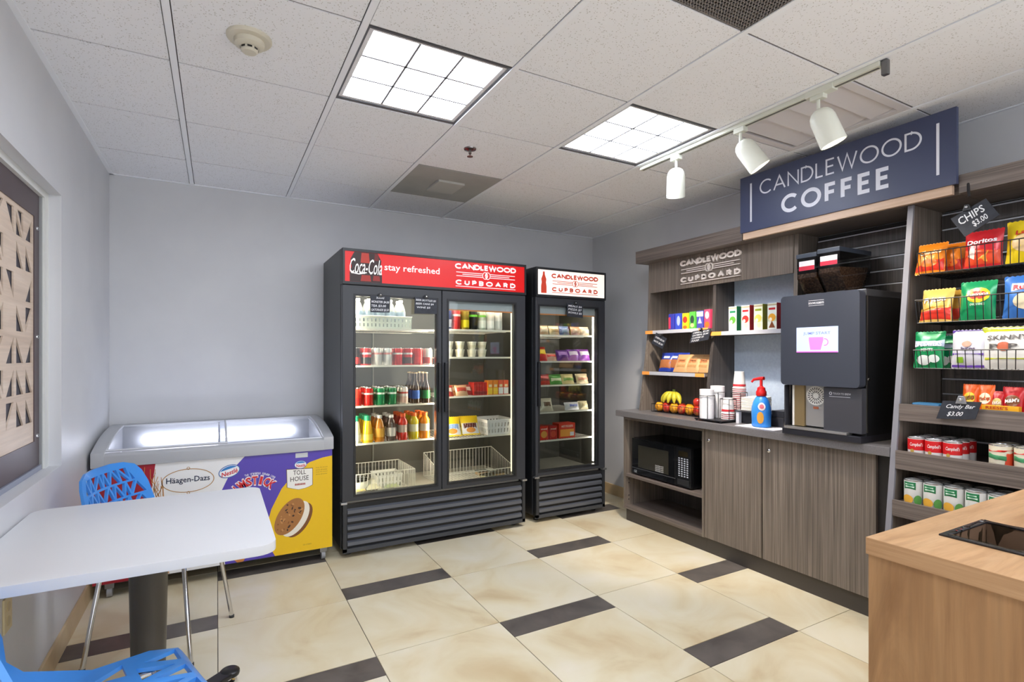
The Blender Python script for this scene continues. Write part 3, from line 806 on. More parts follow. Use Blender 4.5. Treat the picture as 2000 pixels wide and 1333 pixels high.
def drink_can(label, x, y, z, base, band, group, r=.033, h=.122, accent=None):
    k = (r, h)
    body = cached(('cb', k), lambda: lat([(r * .86, .0), (r, .008), (r, h - .014), (r * .84, h - .003)], 14))
    lid = cached(('cl', k), lambda: lat([(r * .86, h - .004), (r * .86, h), (r * .78, h), (r * .76, h - .004), (0, h - .004)], 14))
    bnd = cached(('cn', k), lambda: mesh(G().lathe([(r + .0006, h * .10), (r + .0006, h * .46)], 14, cap=False), 0, 40))
    acc = cached(('ca', k), lambda: mesh(G().lathe([(r + .0006, h * .62), (r + .0006, h * .72)], 14, cap=False), 0, 40))
    parts = [('body', body, mat(base, .3, .35)), ('lid', lid, mat('d5d7d9', .25, .9))]
    if band: parts.append(('label_band', bnd, mat(band, .35)))
    if accent: parts.append(('stripe', acc, mat(accent, .35)))
    return stamp('drink_can', label, 'can', parts, (x, y, z), RND.uniform(-.6, .6), group)
BOT = {  # body profile, liquid height, label ring, cap
 'water': ([(.028, 0), (.032, .008), (.032, .12), (.030, .135), (.020, .165), (.0125, .178), (.0125, .186)], (.0326, .06, .115), (.0145, .184, .200)),
 'sport': ([(.033, 0), (.037, .01), (.037, .05), (.034, .06), (.034, .105), (.037, .115), (.036, .135), (.020, .16), (.019, .166)], (.0352, .056, .108), (.021, .164, .188)),
 'juice': ([(.034, 0), (.037, .01), (.036, .06), (.031, .10), (.024, .145), (.018, .16), (.018, .168)], (.0374, .02, .06), (.0225, .150, .186)),
 'tea': ([(.032, 0), (.035, .01), (.035, .10), (.026, .14), (.015, .158), (.015, .166)], (.0355, .035, .095), (.0175, .162, .184)),
 'beer': ([(.028, 0), (.030, .006), (.030, .115), (.024, .135), (.0135, .165), (.0125, .215), (.0135, .218)], (.0306, .035, .095), (.0145, .214, .224))}
def bottle(kind, label, x, y, z, liq, lab, cap, group, rough=.12, clear=False, neck=None):
    prof, lb, cp = BOT[kind]
    body = cached(('bb', kind), lambda: lat(prof, 16, 50)); ring_ = cached(('br', kind), lambda: mesh(G().lathe([(lb[0], lb[1]), (lb[0], lb[2])], 16, cap=False), 0, 40))
    cc_ = cached(('bc', kind), lambda: lat([(cp[0], cp[1]), (cp[0], cp[2] - .002), (cp[0] - .003, cp[2])], 14))
    parts = [('body', body, mat('dde5e2', .15, alpha=.5) if clear else mat(liq, rough, coat=.4)), ('label_band', ring_, mat(lab, .4)), ('cap', cc_, mat(cap, .4))]
    return stamp('drink_bottle', label, 'bottle', parts, (x, y, z), RND.uniform(-.5, .5), group)
# pillow bag: front looks towards local -Y, base at z = 0
def bag_front(w, h, d, x, z):
    kx = max(0, 1 - (2 * abs(x) / w) ** 2.6); kz = max(0, min(1, z / h)); e = max(0, math.sin(PI * min(1, max(0, (kz - .05) / .9)))) ** .55
    return -d / 2 * kx ** .6 * e - .0015 * math.sin(38 * x / w + 11 * kz) * e
def bag_mesh(w, h, d):
    g = G(); nx, nz = 10, 12
    for sgn in (1, -1):
        vs = []; fs = []
        for j in range(nz + 1):
            for i in range(nx + 1):
                x = -w / 2 + w * i / nx; z = h * j / nz
                nar = 1 - .05 * math.sin(PI * j / nz)
                vs.append((x * nar, bag_front(w, h, d, x, z) * sgn * (1 if sgn > 0 else .8), z))
        for j in range(nz):
            for i in range(nx):
                a = j * (nx + 1) + i; fs.append((a, a + 1, a + nx + 2, a + nx + 1))
        g.add(vs, fs)
    for zz, sg in ((h, 1), (0, -1)):
        n = 18; top = [(-w / 2 + w * i / n, 0, zz + sg * (.004 + .004 * (i % 2)) if False else zz + sg * .004 * (i % 2)) for i in range(n + 1)]
        low = [(-w / 2 + w * i / n, 0, zz - sg * .014) for i in range(n + 1)]
        g.add(top + low, [(i, i + 1, n + 2 + i, n + 1 + i) for i in range(n)])
    return mesh(g, 0, 60, 'bag')
def bag_patch(w, h, d, poly, off=.0022):
    v, tr = plate([(a * w, b * h) for a, b in poly], (), max(w, h) / 14)
    return mesh(G().sheet(v, tr, lambda x, z: (x * (1 - .05 * math.sin(PI * z / h)), bag_front(w, h, d, x, z) - off, z)), 0, 60, 'print')
def bag_text(w, h, d, s, x, z, tw, th, bold=.02, slope=0., off=.0034):
    return mesh(text(G(), s, x * w, z * h, tw * w, th * h, lambda a, b: (a, bag_front(w, h, d, a, b) - off, b), bold, 0, slope), 0, None, 'lettering')
def snack_bag(label, cat, loc, rz, size, col, prints, texts, group=None, tilt=(0, 0), name='snack_bag', rough=.28):
    w, h, d = size
    parts = [('bag', cached(('bag', size), lambda: bag_mesh(w, h, d)), mat(col, rough, .1))]
    for i, (poly, c) in enumerate(prints):
        parts.append(('print', cached(('bp', size, tuple(poly), i), lambda: bag_patch(w, h, d, poly, .0018 + .0006 * i)), mat(c, rough)))
    for s, x, z, tw, th, c, sl in texts:
        parts.append(('lettering', cached(('bt', size, s, x, z, tw, th, sl), lambda: bag_text(w, h, d, s, x, z, tw, th, .03, sl, .0042)), mat(c, .4)))
    return stamp(name, label, cat, parts, loc, rz, group, tilt=tilt)
def carton(label, cat, loc, rz, size, col, prints, texts, group=None, tilt=None, name='carton'):
    """box with flat print on its front (local -Y) face"""
    w, d, h = size
    parts = [('box', cached(('bx', size), lambda: mesh(G().box(-w / 2, 0, 0, w / 2, d, h), min(w, h, d) * .03)), mat(col, .4))]
    for i, (poly, c) in enumerate(prints):
        def mk(poly=poly, i=i):
            v, tr = plate([(a * w, b * h) for a, b in poly]); return mesh(G().sheet(v, tr, lambda x, z: (x, -.0006 - .0003 * i, z)))
        parts.append(('print', cached(('cp', size, tuple(poly), i), mk), mat(c, .4)))
    for s, x, z, tw, th, c in texts:
        parts.append(('lettering', cached(('ct', size, s, x, z, tw, th), lambda: mesh(text(G(), s, x * w, z * h, tw * w, th * h, lambda a, b: (a, -.0024, b), .02))), mat(c, .4)))
    return stamp(name, label, cat, parts, loc, rz, group, tilt=tilt)
def R4(x0, z0, x1, z1): return [(x0, z0), (x1, z0), (x1, z1), (x0, z1)]
def EL(cx, cz, rx, rz_, n=14): return [(round(a, 4), round(b, 4)) for a, b in oval(cx, cz, rx, rz_, n)]
def wire_basket(name, label, cat, box, m, r=.0022, pitch=.022, par=None, flare=.0, front_low=None, group=None):
    x0, y0, z0, x1, y1, z1 = box; g = G(); f = flare
    zf = front_low or z1
    rim = [(x0 - f, y0 - f, zf), (x1 + f, y0 - f, zf), (x1 + f, y1, z1), (x0 - f, y1, z1)]
    t = thing(name, label, cat, ((x0 + x1) / 2, (y0 + y1) / 2, z0), group=group) if par is None else par
    obj('rim', G().tube(rim, r * 1.5, 6, True), m, t)
    obj('base_ring', G().tube([(x0, y0, z0 + r * 1.5), (x1, y0, z0 + r * 1.5), (x1, y1, z0 + r * 1.5), (x0, y1, z0 + r * 1.5)], r * 1.4, 6, True), m, t)
    nx = max(2, round((x1 - x0) / pitch)); ny = max(2, round((y1 - y0) / pitch)); zz = z0 + r
    for i in range(nx + 1):
        k = i / nx; x = x0 + (x1 - x0) * k; xt = x0 - f + (x1 - x0 + 2 * f) * k
        g.tube([(xt, y0 - f, zf), (x, y0, zz), (x, y1, zz), (xt, y1, z1)], r, 4)
    for i in range(ny + 1):
        k = i / ny; y = y0 + (y1 - y0) * k; yt = y0 - f + (y1 - y0 + f) * k; zt_ = zf + (z1 - zf) * k
        g.tube([(x0 - f, yt, zt_), (x0, y, zz), (x1, y, zz), (x1 + f, yt, zt_)], r, 4)
    obj('wires', g, m, t, kind='stuff')
    return t
def perf_basket(label, box, m, taper=.02, group=None):
    x0, y0, z0, x1, y1, z1 = box
    t = thing('plastic_basket', label, 'basket', ((x0 + x1) / 2, (y0 + y1) / 2, z0), group=group)
    H_ = z1 - z0; k = taper
    def side(a0, a1, mpf):
        W = a1 - a0; n = max(3, int(W / .026)); hs = []
        for r_ in range(2):
            for i in range(n):
                c = a0 + W * (i + .5) / n; zc = H_ * (.28 + .4 * r_); hs.append([(c - .005, zc - H_ * .13), (c + .005, zc - H_ * .13), (c + .005, zc + H_ * .13), (c - .005, zc + H_ * .13)])
        v, tr = plate([(a0, 0), (a1, 0), (a1, H_), (a0, H_)], hs)
        obj('side', G().sheet(v, tr, lambda a, b: mpf(a, b, 0), lambda a, b: mpf(a, b, .0025)), m, t)
    mid = ((x0 + x1) / 2, (y0 + y1) / 2)
    def sc(a, c, b): return c + (a - c) * (1 - k * 4 * (1 - b / H_))
    side(x0, x1, lambda a, b, o_: (sc(a, mid[0], b), sc(y0, mid[1], b) + o_, z0 + b)); side(x0, x1, lambda a, b, o_: (sc(a, mid[0], b), sc(y1, mid[1], b) - o_, z0 + b))
    side(y0, y1, lambda a, b, o_: (sc(x0, mid[0], b) + o_, sc(a, mid[1], b), z0 + b)); side(y0, y1, lambda a, b, o_: (sc(x1, mid[0], b) - o_, sc(a, mid[1], b), z0 + b))
    obj('bottom', G().box(sc(x0, mid[0], 0), sc(y0, mid[1], 0), z0, sc(x1, mid[0], 0), sc(y1, mid[1], 0), z0 + .003), m, t)
    obj('rim', G().tube([(x0, y0, z1), (x1, y0, z1), (x1, y1, z1), (x0, y1, z1)], .004, 6, True), m, t)
    return t
def chalk_card(label, quad, mp, lines, clip=None, lw=.0016, name='price_card', clipm=None):
    """slate price card: quad in 2-D plane coordinates, lines = [(text, cx, cy, w, h)] in card fractions"""
    p0, p1, p2, p3 = [Vector(q) for q in quad]          # bottom left, bottom right, top right, top left
    c = (p0 + p1 + p2 + p3) / 4; b = mp(c.x, min(p.y for p in (p0, p1, p2, p3)), 0)
    t = thing(name, label, 'price card', b, group=None)
    g = G(); n = 4
    g.add([mp(p.x, p.y, .003) for p in (p0, p1, p2, p3)] + [mp(p.x, p.y, 0) for p in (p0, p1, p2, p3)], [(0, 1, 2, 3), (7, 6, 5, 4)] + [(i, (i + 1) % 4, 4 + (i + 1) % 4, 4 + i) for i in range(4)])
    obj('card', g, SLATEC, t)
    def bl(a, b_): 
        return (p0 * (1 - a) + p1 * a) * (1 - b_) + (p3 * (1 - a) + p2 * a) * b_
    for s, cx, cy, w_, h_ in lines:
        g = G(); vs_, fs_, _ = glyphs(s, .012, .15)
        g.add([mp(*bl(cx + (a - .5) * w_, cy + (q - .5) * h_), .0042) for a, q in vs_], fs_); obj('chalk_lettering', g, mat('e4e6ea', .7), t)
    if clip:
        q = bl(.5, 1.0); up = (bl(.5, 1.05) - bl(.5, .95)).normalized()
        s_ = clip
        poly = [q + Vector((-s_, -s_ * .5)), q + Vector((s_, -s_ * .5)), q + Vector((s_ * .5, s_ * 1.2)), q + Vector((-s_ * .5, s_ * 1.2))]
        g = G(); g.add([mp(p.x, p.y, .012) for p in poly] + [mp(p.x, p.y, -.001) for p in poly], [(0, 1, 2, 3), (7, 6, 5, 4)] + [(i, (i + 1) % 4, 4 + (i + 1) % 4, 4 + i) for i in range(4)])
        cl_ = obj('clip', g, clipm or mat('1b1b1d', .3), t, bev=.002)
        a_ = mp(q.x, q.y + s_ * .4, .012); obj('clip_bolt', G().lathe([(s_ * .34, 0), (s_ * .3, .006), (0, .008)], 12, Matrix.Translation(a_) @ (Matrix.Rotation(PI / 2, 4, 'X') if abs(mp(0, 0, 1)[1] - mp(0, 0, 0)[1]) > .5 else Matrix.Rotation(-PI / 2, 4, 'Y'))), CHROME, cl_, smooth=40)
    return t

# ================================================================== GLASS DOOR COOLERS
COOL = mat('24262a', .38); COOLI = mat('4b4a44', .5); FRAME = mat('34363b', .36)
LED = mat('f2e2c4', .5, emit=COOLER_LAMP * .11, key='cooler_led'); LEDW = mat('fff6ee', .5, emit=COOLER_LAMP * 1.25, key='cooler_led_white')
HFILL = mat('fff0dc', .5, emit=COOLER_LAMP * 5.2, key='cooler_hidden_fill')  # for added lamps, hidden behind the frames to brighten the cooler interior
def cooler(label, x0, x1, yf, doors, sign_col, sign_emit, shelves, lit):
    yb = 4.175; zt_ = 2.02; by = yf + .055
    t = thing('display_cooler', label, 'cooler', ((x0 + x1) / 2, (by + yb) / 2, 0))
    g = G(); th = .035
    obj('side_wall', G().box(x0, by, .05, x0 + th, yb, zt_), COOL, t, bev=.003); obj('side_wall', G().box(x1 - th, by, .05, x1, yb, zt_), COOL, t, bev=.003)
    obj('back_wall', G().box(x0 + th, yb - .03, .05, x1 - th, yb, zt_), COOLI, t)
    obj('roof', G().box(x0 + th, by, 1.78, x1 - th, yb - .03, zt_), COOL, t)
    obj('cabin_floor', G().box(x0 + th, by, .05, x1 - th, yb - .03, .36), mat('b9b5a8', .4), t)
    obj('inner_lining', G().box(x0 + th, by + .01, .36, x0 + th + .006, yb - .03, 1.78), COOLI, t); obj('inner_lining', G().box(x1 - th - .006, by + .01, .36, x1 - th, yb - .03, 1.78), COOLI, t)
    # header sign box
    hd = obj('header_frame', G().box(x0, yf, 1.782, x1, by, zt_), COOL, t, bev=.006)
    v, tr = plate([(x0 + .002, 1.786), (x1 - .002, 1.786), (x1 - .002, 2.018), (x0 + .002, 2.018)], [[(x0 + .016, 1.803), (x1 - .016, 1.803), (x1 - .016, 2.0), (x0 + .016, 2.0)]])
    obj('sign_bezel', G().sheet(v, tr, lambda a, b: (a, yf - .008, b), lambda a, b: (a, yf + .002, b)), COOL, hd)
    sg = obj('header_sign', G().box(x0 + .016, yf - .003, 1.803, x1 - .016, yf + .003, 2.0), mat(sign_col, .3, emit=sign_emit), t)
    # lower grille
    gr = obj('grille_panel', G().box(x0 + .01, yf + .02, .045, x1 - .01, by, .345), mat('17181a', .5), t)
    for k in range(5):
        z = .075 + k * .052
        obj('slat', G().prism([(yf + .022, z), (yf + .003, z + .004), (yf + .003, z + .026), (yf + .022, z + .036)], 'X', x0 + .035, x1 - .035), mat('6c7079', .32, .5), gr)
    for xx in (x0 + .006, x1 - .03): obj('grille_post', G().box(xx, yf, .04, xx + .024, yf + .022, .35), mat('3c3e42', .35, .4), gr)
    obj('bottom_rail', G().box(x0 + .006, yf, .035, x1 - .006, yf + .024, .062), mat('4a4d53', .35, .4), gr)
    for xx in (x0 + .06, x1 - .06):
        for yy in (by + .04, yb - .06): obj('foot', G().lathe([(.022, 0), (.022, .01), (.014, .014), (.014, .055)], 12, Matrix.Translation((xx, yy, 0))), mat('2a2a2a', .5), t)
    for xx in (x0 + .012, x1 - .012):
        obj('hinge', G().box(xx - .02, yf - .006, .352, xx + .02, yf + .03, .366), mat('b9bbbe', .3, .9), t, bev=.002)
    # doors
    for a, b, ga, gb, side in doors:
        v, tr = plate([(a, .368), (b, .368), (b, 1.7815), (a, 1.7815)], [[(ga, .408), (gb, .408), (gb, 1.712), (ga, 1.712)]])
        d = obj('door', G().sheet(v, tr, lambda p, q: (p, yf + .004, q), lambda p, q: (p, yf + .052, q)), FRAME, t, bev=.004)
        v, tr = plate([(ga - .014, .395), (gb + .014, .395), (gb + .014, 1.725), (ga - .014, 1.725)], [[(ga, .408), (gb, .408), (gb, 1.712), (ga, 1.712)]])
        obj('gasket', G().sheet(v, tr, lambda p, q: (p, yf + .001, q), lambda p, q: (p, yf + .01, q)), mat('1c1d20', .4), d)
        obj('glass_pane', G().box(ga - .004, yf + .018, .404, gb + .004, yf + .022, 1.716), GLASS, d)
        hx = b - .03 if side > 0 else a + .012
        obj('handle', G().box(hx, yf - .022, .92, hx + .02, yf + .004, 1.27), mat('1a1b1e', .35), d, bev=.004)
    # shelves
    for xa, xb, z in shelves:
        g = G(); y0_, y1_ = by + .045, yb - .05
        n = int((xb - xa) / .024)
        for i in range(n + 1): g.tube([(xa + (xb - xa) * i / n, y0_, z - .004), (xa + (xb - xa) * i / n, y1_, z - .004)], .002, 4)
        for yy in (y0_ + .15, y1_): g.tube([(xa, yy, z - .007), (xb, yy, z - .007)], .0028, 5)
        s_ = obj('wire_shelf', g, WIREW, t, kind='stuff')
        obj('shelf_front_rail', G().box(xa, y0_ - .006, z - .011, xb, y0_ - .001, z + .002), WIREW, s_)
    for xx, m_ in lit:
        obj('led_or_fill_strip', G().box(xx - .008, by + .012, .42, xx + .008, by + .026, 1.70), m_, t)  # visible LED strips, plus hidden ones added as interior fill
    obj('hidden_fill_bar', G().box(x0 + .05, by + .02, 1.752, x1 - .05, by + .04, 1.768), HFILL, t)  # added fill lamp, out of sight above the glass, brightens the stock
    return t, sg
CY0 = 3.495
YS = CY0 + .12       # y of the front row on the shelves
def sz(u, v): return onY(u, v, CY0 + .10).z
bl = [sz(770, 643), sz(770, 714), sz(770, 791), sz(770, 862)]
br = [sz(940, 645), sz(940, 698), sz(940, 773), sz(940, 852)]
sh = [(.755, 1.385, z) for z in bl] + [(1.425, 2.05, z) for z in br]
ck_, sgn_ = cooler('tall black double-door glass cooler with red header sign', .708, 2.09, CY0,
    [(.710, 1.397, .795, 1.357, 1), (1.402, 2.088, 1.452, 1.995, -1)], 'd81616', .16, sh, [(2.008, LED), (.775, HFILL), (1.402, HFILL)])
obj('centre_light_stop', G().box(1.380, CY0 + .0535, .36, 1.418, CY0 + .060, 1.78), COOLI, ck_)  # added strip that stops lamp light leaking between the doors
obj('shelf_standard', G().box(1.70, 4.125, .36, 1.715, 4.14, 1.76), WIREW, ck_); obj('shelf_standard', G().box(1.07, 4.128, .36, 1.078, 4.14, 1.76), mat('8a8a82', .5), ck_)
# header print
yp = CY0 - .003
mh = lambda d: (lambda a, b, dd=0.: (a, yp - d - dd, b))
def hp(u, v): q = onY(u, v, yp); return (q.x, q.z)
def hprint(name, poly, col, d, emit=.25):
    v, tr = plate(poly); return obj(name, G().sheet(v, tr, lambda a, b: (a, yp - d, b)), mat(col, .35, emit=emit), sgn_)
bx0 = hp(683, 520)[0]; bx1 = hp(746, 520)[0]
hprint('bottle_print', [(bx0, 1.804), (bx1, 1.804), (bx1, 1.86), (bx1 - .012, 1.90), (bx1 - .004, 1.95), (bx1 - .03, 1.999), (bx0 + .03, 1.999), (bx0 + .004, 1.95), (bx0 + .012, 1.90), (bx0, 1.86)], '2a0f0b', .0006, .1)
for k, (dx, w_, z0_, z1_, c_) in enumerate(((.07, .07, 1.81, 1.85, '8c1c10'), (.07, .06, 1.93, 1.995, '9c2614'), (.15, .05, 1.815, 1.85, '7a140c'), (.16, .03, 1.95, 1.995, '5a0f0a'))):
    hprint('bottle_print', [(bx0 + dx, z0_), (bx0 + dx + w_, z0_), (bx0 + dx + w_ * .9, z1_), (bx0 + dx + w_ * .1, z1_)], c_, .001, .3)
c1 = hp(714, 521); g = text(G(), 'Coca-Cola', (bx0 + bx1) / 2, c1[1], (bx1 - bx0) * 1.0, .10, mh(.0018), .0, .35, 0)
g.ribbon([(bx0 + .01, c1[1] - .045), (bx0 + .06, c1[1] - .052), (bx0 + .11, c1[1] - .04)], .006, mh(.0018)); obj('lettering', g, mat('f4f0ee', .4, emit=.35), sgn_)
c2 = hp(806, 528); g = text(G(), 'stay refreshed', c2[0], c2[1], .395, .058, mh(.0014), .01); obj('lettering', g, mat('f7e4e2', .4, emit=.35), sgn_)
l0 = hp(888.5, 540); l1 = hp(1007.7, 545)
logo(sgn_, l0[0], l1[0], 1.818, 1.985, mh(.0014), mat('f6efee', .4, emit=.15))
ckb, sgb = cooler('narrow black single-door glass cooler with white header sign', 2.192, 2.888, CY0 + .02, [(2.194, 2.886, 2.232, 2.803, -1)], 'f6ece2', .42,
    [(2.235, 2.85, sz(1105, v)) for v in (655, 706, 752, 804, 858)], [(2.818, LEDW), (2.216, HFILL)])
yp2 = CY0 + .02 - .003; ms = lambda d: (lambda a, b, dd=0.: (a, yp2 - d - dd, b))
CORAL = mat('d2452e', .4, emit=.08)
q0 = onY(1077, 548, yp2); q1 = onY(1168, 555, yp2); logo(sgb, q0.x, q1.x, 1.822, 1.975, ms(.0014), CORAL)
b0 = onY(1062, 550, yp2).x
v, tr = plate([(b0 - .026, 1.815), (b0 + .026, 1.815), (b0 + .026, 1.87), (b0 + .020, 1.90), (b0 + .024, 1.925), (b0 + .010, 1.96), (b0 + .008, 1.985), (b0 - .008, 1.985), (b0 - .010, 1.96), (b0 - .024, 1.925), (b0 - .020, 1.90), (b0 - .026, 1.87)])
obj('bottle_print', G().sheet(v, tr, lambda a, b: (a, yp2 - .0014, b)), CORAL, sgb)
# printed strips at the top of two panes
for par, x0_, x1_, yy in ((ck_, 1.452, 1.985, CY0 + .030), (ckb, 2.232, 2.795, CY0 + .05)):
    obj('pane_strip', G().box(x0_, yy, 1.655, x1_, yy + .002, 1.712), mat('c3c6cf', .5), par); obj('pane_strip_edge', G().box(x0_, yy, 1.645, x1_, yy + .002, 1.655), mat('ee9a5e', .5), par)
# hanging price cards on the coolers
def yq(*pts, Y=CY0 - .012): return [(onY(u, v, Y).x, onY(u, v, Y).z) for u, v in pts]
mcard = lambda Y: (lambda a, b, d=0.: (a, Y - d, b))
chalk_card('small chalk price card clipped above the water bottles', yq((723, 610), (761, 611), (762, 580), (723, 577)), mcard(CY0 - .012), [('SODAS', .5, .88, .4, .12), ('MONSTER $4.00', .5, .62, .9, .16), ('TEA $3.00', .42, .38, .75, .16), ('GATORADE $3.50', .5, .14, .9, .16)], .016)
chalk_card('small chalk price card clipped beside the door gap of the double cooler', yq((809, 613), (853, 614), (853, 584), (810, 580)), mcard(CY0 - .012), [('BEER BOTTLES $3', .5, .82, .9, .13), ('BEER CANS $4', .45, .6, .8, .13), ('WINE $5', .4, .38, .6, .13)], .016)
chalk_card('small chalk price card clipped on the narrow cooler', yq((1107, 618), (1138, 622), (1138, 596), (1107, 592), Y=CY0 + .008), mcard(CY0 + .008), [('MEALS $6', .5, .8, .85, .16), ('PIZZA $7', .5, .55, .85, .16), ('BOWLS $5', .5, .3, .85, .16)], .014)

# ------------------------------------------------------------------ stock, left door
def px(u, y=YS): return onY(u, 700, y).x
def rows(n, dy=.072): return [YS + .005 + k * dy for k in range(n)]
ROWN = [', front row', ', middle row', ', back row']  # depth on the shelf
x = .800
wt = perf_basket('long white plastic basket on the top shelf of the double cooler', (.800, YS - .035, bl[0], 1.205, YS + .12, bl[0] + .085), mat('dfe4d6', .45), .004)
for k in range(5):
    for r_ in range(2):
        bottle('water', 'clear water bottle in the white basket of the double cooler' + ROWN[r_], .838 + k * .0745, YS + .005 + r_ * .07, bl[0] + .004, 'dfe8e4', '9fb4c8', 'f2f4f4', 'water bottles in the white basket', clear=True)
cols = [('2b2322', 'c42a2a', None, 'black and red soda can'), ('c8282a', '2a2a2a', 'e8e8e8', 'red soda can with a black lower band'), ('d9d8d4', None, 'd88a86', 'silver soda can with a faint red stripe'), ('d9d8d4', None, 'd88a86', 'silver soda can with a faint red stripe'),
        ('c4181c', None, 'efe6e2', 'red soda can with a white stripe'), ('c4181c', '55302c', 'efe6e2', 'red soda can with a brown lower band'), ('d6201f', 'e02a22', None, 'bright red soda can'), ('e6e2da', 'b8403c', None, 'white soda can with a red lower band')]
for k, (b_, n_, a_, nm) in enumerate(cols):
    for r_, yy in enumerate(rows(3)):
        drink_can(nm + ', second shelf of double cooler' + ROWN[r_], .822 + k * .0735, yy, bl[1], b_, n_, 'soda cans on the second shelf of the double cooler', accent=a_)
cols = [('e03a2a', 'c81f1c', None, 'orange-red soda can'), ('cf1f1c', None, 'f0e6e0', 'red soda can with a white stripe'), ('0f8a55', None, 'd9efe0', 'green soda can'), ('0b7d4c', None, 'e4f4ea', 'dark green soda can'), ('e9dcd2', 'd8b2a4', 'b83a34', 'pale soda can with red print')]
for k, (b_, n_, a_, nm) in enumerate(cols):
    for r_, yy in enumerate(rows(3)):
        drink_can(nm + ', third shelf of double cooler' + ROWN[r_], .828 + k * .082, yy, bl[2], b_, n_, 'soda cans on the third shelf of the double cooler', accent=a_)
for k, (lb_, nm) in enumerate((('2f62b8', 'dark glass bottle with blue label'), ('2f8a4a', 'dark glass bottle with green label'))):
    for r_, yy in enumerate(rows(3)):
        bottle('beer', nm + ', third shelf of double cooler' + ROWN[r_], 1.245 + k * .078, yy, bl[2], '3a2416', lb_, 'c9b48a', 'glass bottles on the third shelf of the double cooler')
juice = [('juice', 'd8dfc4', 'eef0e6', '1f9a6a', 'pale juice bottle with green cap'), ('juice', 'eebc1c', 'f2d65a', '1f9468', 'yellow orange juice bottle with green cap'), ('tea', 'c07818', 'd9a23a', 'ece9e2', 'amber apple juice bottle with white cap'), ('tea', '5a4a44', 'c9c5bf', 'e8e6e2', 'dark drink bottle with white cap'),
         ('sport', 'c0281e', 'b8a49a', 'ee5a1c', 'red sports drink bottle with orange cap'), ('sport', 'c8b41c', 'd9d8b4', 'ee6a1c', 'yellow sports drink bottle with orange cap'), ('sport', 'f08a1a', 'e8d2c0', 'f06a1a', 'orange sports drink bottle with orange cap')]
for k, (kd, lq, lb_, cp_, nm) in enumerate(juice):
    for r_, yy in enumerate(rows(3, .078)):
        bottle(kd, nm + ', fourth shelf of double cooler' + ROWN[r_], .822 + k * .0822, yy + .005, bl[3], lq, lb_, cp_, 'juice and sports drinks in the double cooler')
# bottom of left bay
wire_basket('wire_basket', 'white wire basket on the cooler floor under the juice bottles', 'basket', (.765, YS - .04, .362, 1.225, YS + .34, .52), WIREW, .0022, .026)
perf_basket('small white perforated bin inside the wire basket', (.985, YS + .07, .37, 1.17, YS + .25, .47), mat('e6e6de', .5), .02)
tb = thing('salad_tub', 'round translucent tub in the wire basket', 'tub', (.86, YS + .14, .37))
obj('bowl', G().lathe([(.06, 0), (.072, .004), (.088, .075), (.085, .075), (.069, .008), (0, .006)], 24, Matrix.Translation((.86, YS + .14, .37))), mat('d9dcd2', .3), tb, smooth=40)
obj('lid', G().lathe([(.090, .074), (.090, .08), (.06, .094), (0, .098)], 24, Matrix.Translation((.86, YS + .14, .37))), CLEARP, tb, smooth=40)
for k, (xx, yy, c_, nm) in enumerate(((.85, YS + .0, 'd8c878', 'yellow food pouch lying in the wire basket'), (.965, YS + .005, 'd9d6b8', 'cream food pouch lying in the wire basket'), (1.09, YS + .0, 'b9c49a', 'green salad pouch lying in the wire basket'))):
    snack_bag(nm, 'food pouch', (xx, yy + .055, .385), 0, (.105, .14, .035), c_, [(R4(-.38, .3, .38, .7), 'ecead8')], [], 'pouches in the wire basket', tilt=(-1.25, 0), name='food_pouch')

# ------------------------------------------------------------------ stock, right door
en = [('2a3a7a', 'c9ccd8', None, 'blue energy drink can'), ('c03232', None, 'd9d4d2', 'red energy drink can'), ('8a7a2a', 'd8c81c', None, 'yellow energy drink can'), ('1c1c1c', None, '6ac83c', 'black energy drink can with green mark'), ('b9c4b4', 'dfe6dc', '7ac84a', 'pale green energy drink can'), ('dadbd6', 'eceeea', None, 'white energy drink can'), ('e6e6e2', 'c9ccc8', None, 'white energy drink can with grey band')]
for k, (b_, n_, a_, nm) in enumerate(en):
    for r_, yy in enumerate(rows(2)):
        drink_can('tall ' + nm + ', top shelf of double cooler' + ROWN[r_], 1.49 + k * .0705, yy, br[0], b_, n_, 'tall energy drink cans in the double cooler', .032, .157, a_)
cup = cached('cup', lambda: lat([(.026, 0), (.036, .055), (.034, .055), (.0, .05)], 18)); cupl = cached('cupl', lambda: lat([(.037, .053), (.037, .058), (0, .058)], 18))
cupb = cached('cupb', lambda: mesh(G().lathe([(.0285, .012), (.0325, .032)], 18, cap=False), 0, 40))
for k, (xx, c_) in enumerate(((1.50, '4a4640'), (1.592, '4a4640'), (1.69, 'c98a3a'), (1.775, '5a564e'))):
    for l_ in range(2):
        stamp('yogurt_cup', 'small cream yogurt cup ' + ('on top of another' if l_ else 'under another') + ' in the double cooler', 'yogurt cup', [('cup', cup, mat('e9e4cf', .4)), ('lid', cupl, mat('f2efe2', .4)), ('print', cupb, mat('dcd3b6' if l_ else 'e2dcc4', .5))], (xx, YS + .01, br[1] + l_ * .0585), .3 * k, 'stacked yogurt cups')
for k in range(4):
    snack_bag('small %s candy bag heaped on the third shelf of the double cooler' % ['brick red and cream', 'brown and tan', 'tan and red', 'dark red and white'][k], 'candy bag', (1.482 + k * .058, YS - .02 + .05 * (k % 2), br[2] + .004), 0, (.10, .085, .035), ['b8453c', 'c98a5a', 'd9b08a', 'a83a34'][k], [(R4(-.4, .35, .4, .75), ['e6d8cc', 'e9c9a0', 'c04a3a', 'f0e2d4'][k])], [], 'candy bags in the double cooler', tilt=(-.5, 0), name='candy_bag')
for k in range(5):
    carton('slim red snack stick packet standing in the double cooler', 'snack packet', (1.716 + k * .0235, YS + .0, br[2]), 0, (.021, .10, .098), 'b8241c', [(R4(-.5, .1, .5, .3), '8a1812')], [], 'red snack stick packets', name='snack_packet')
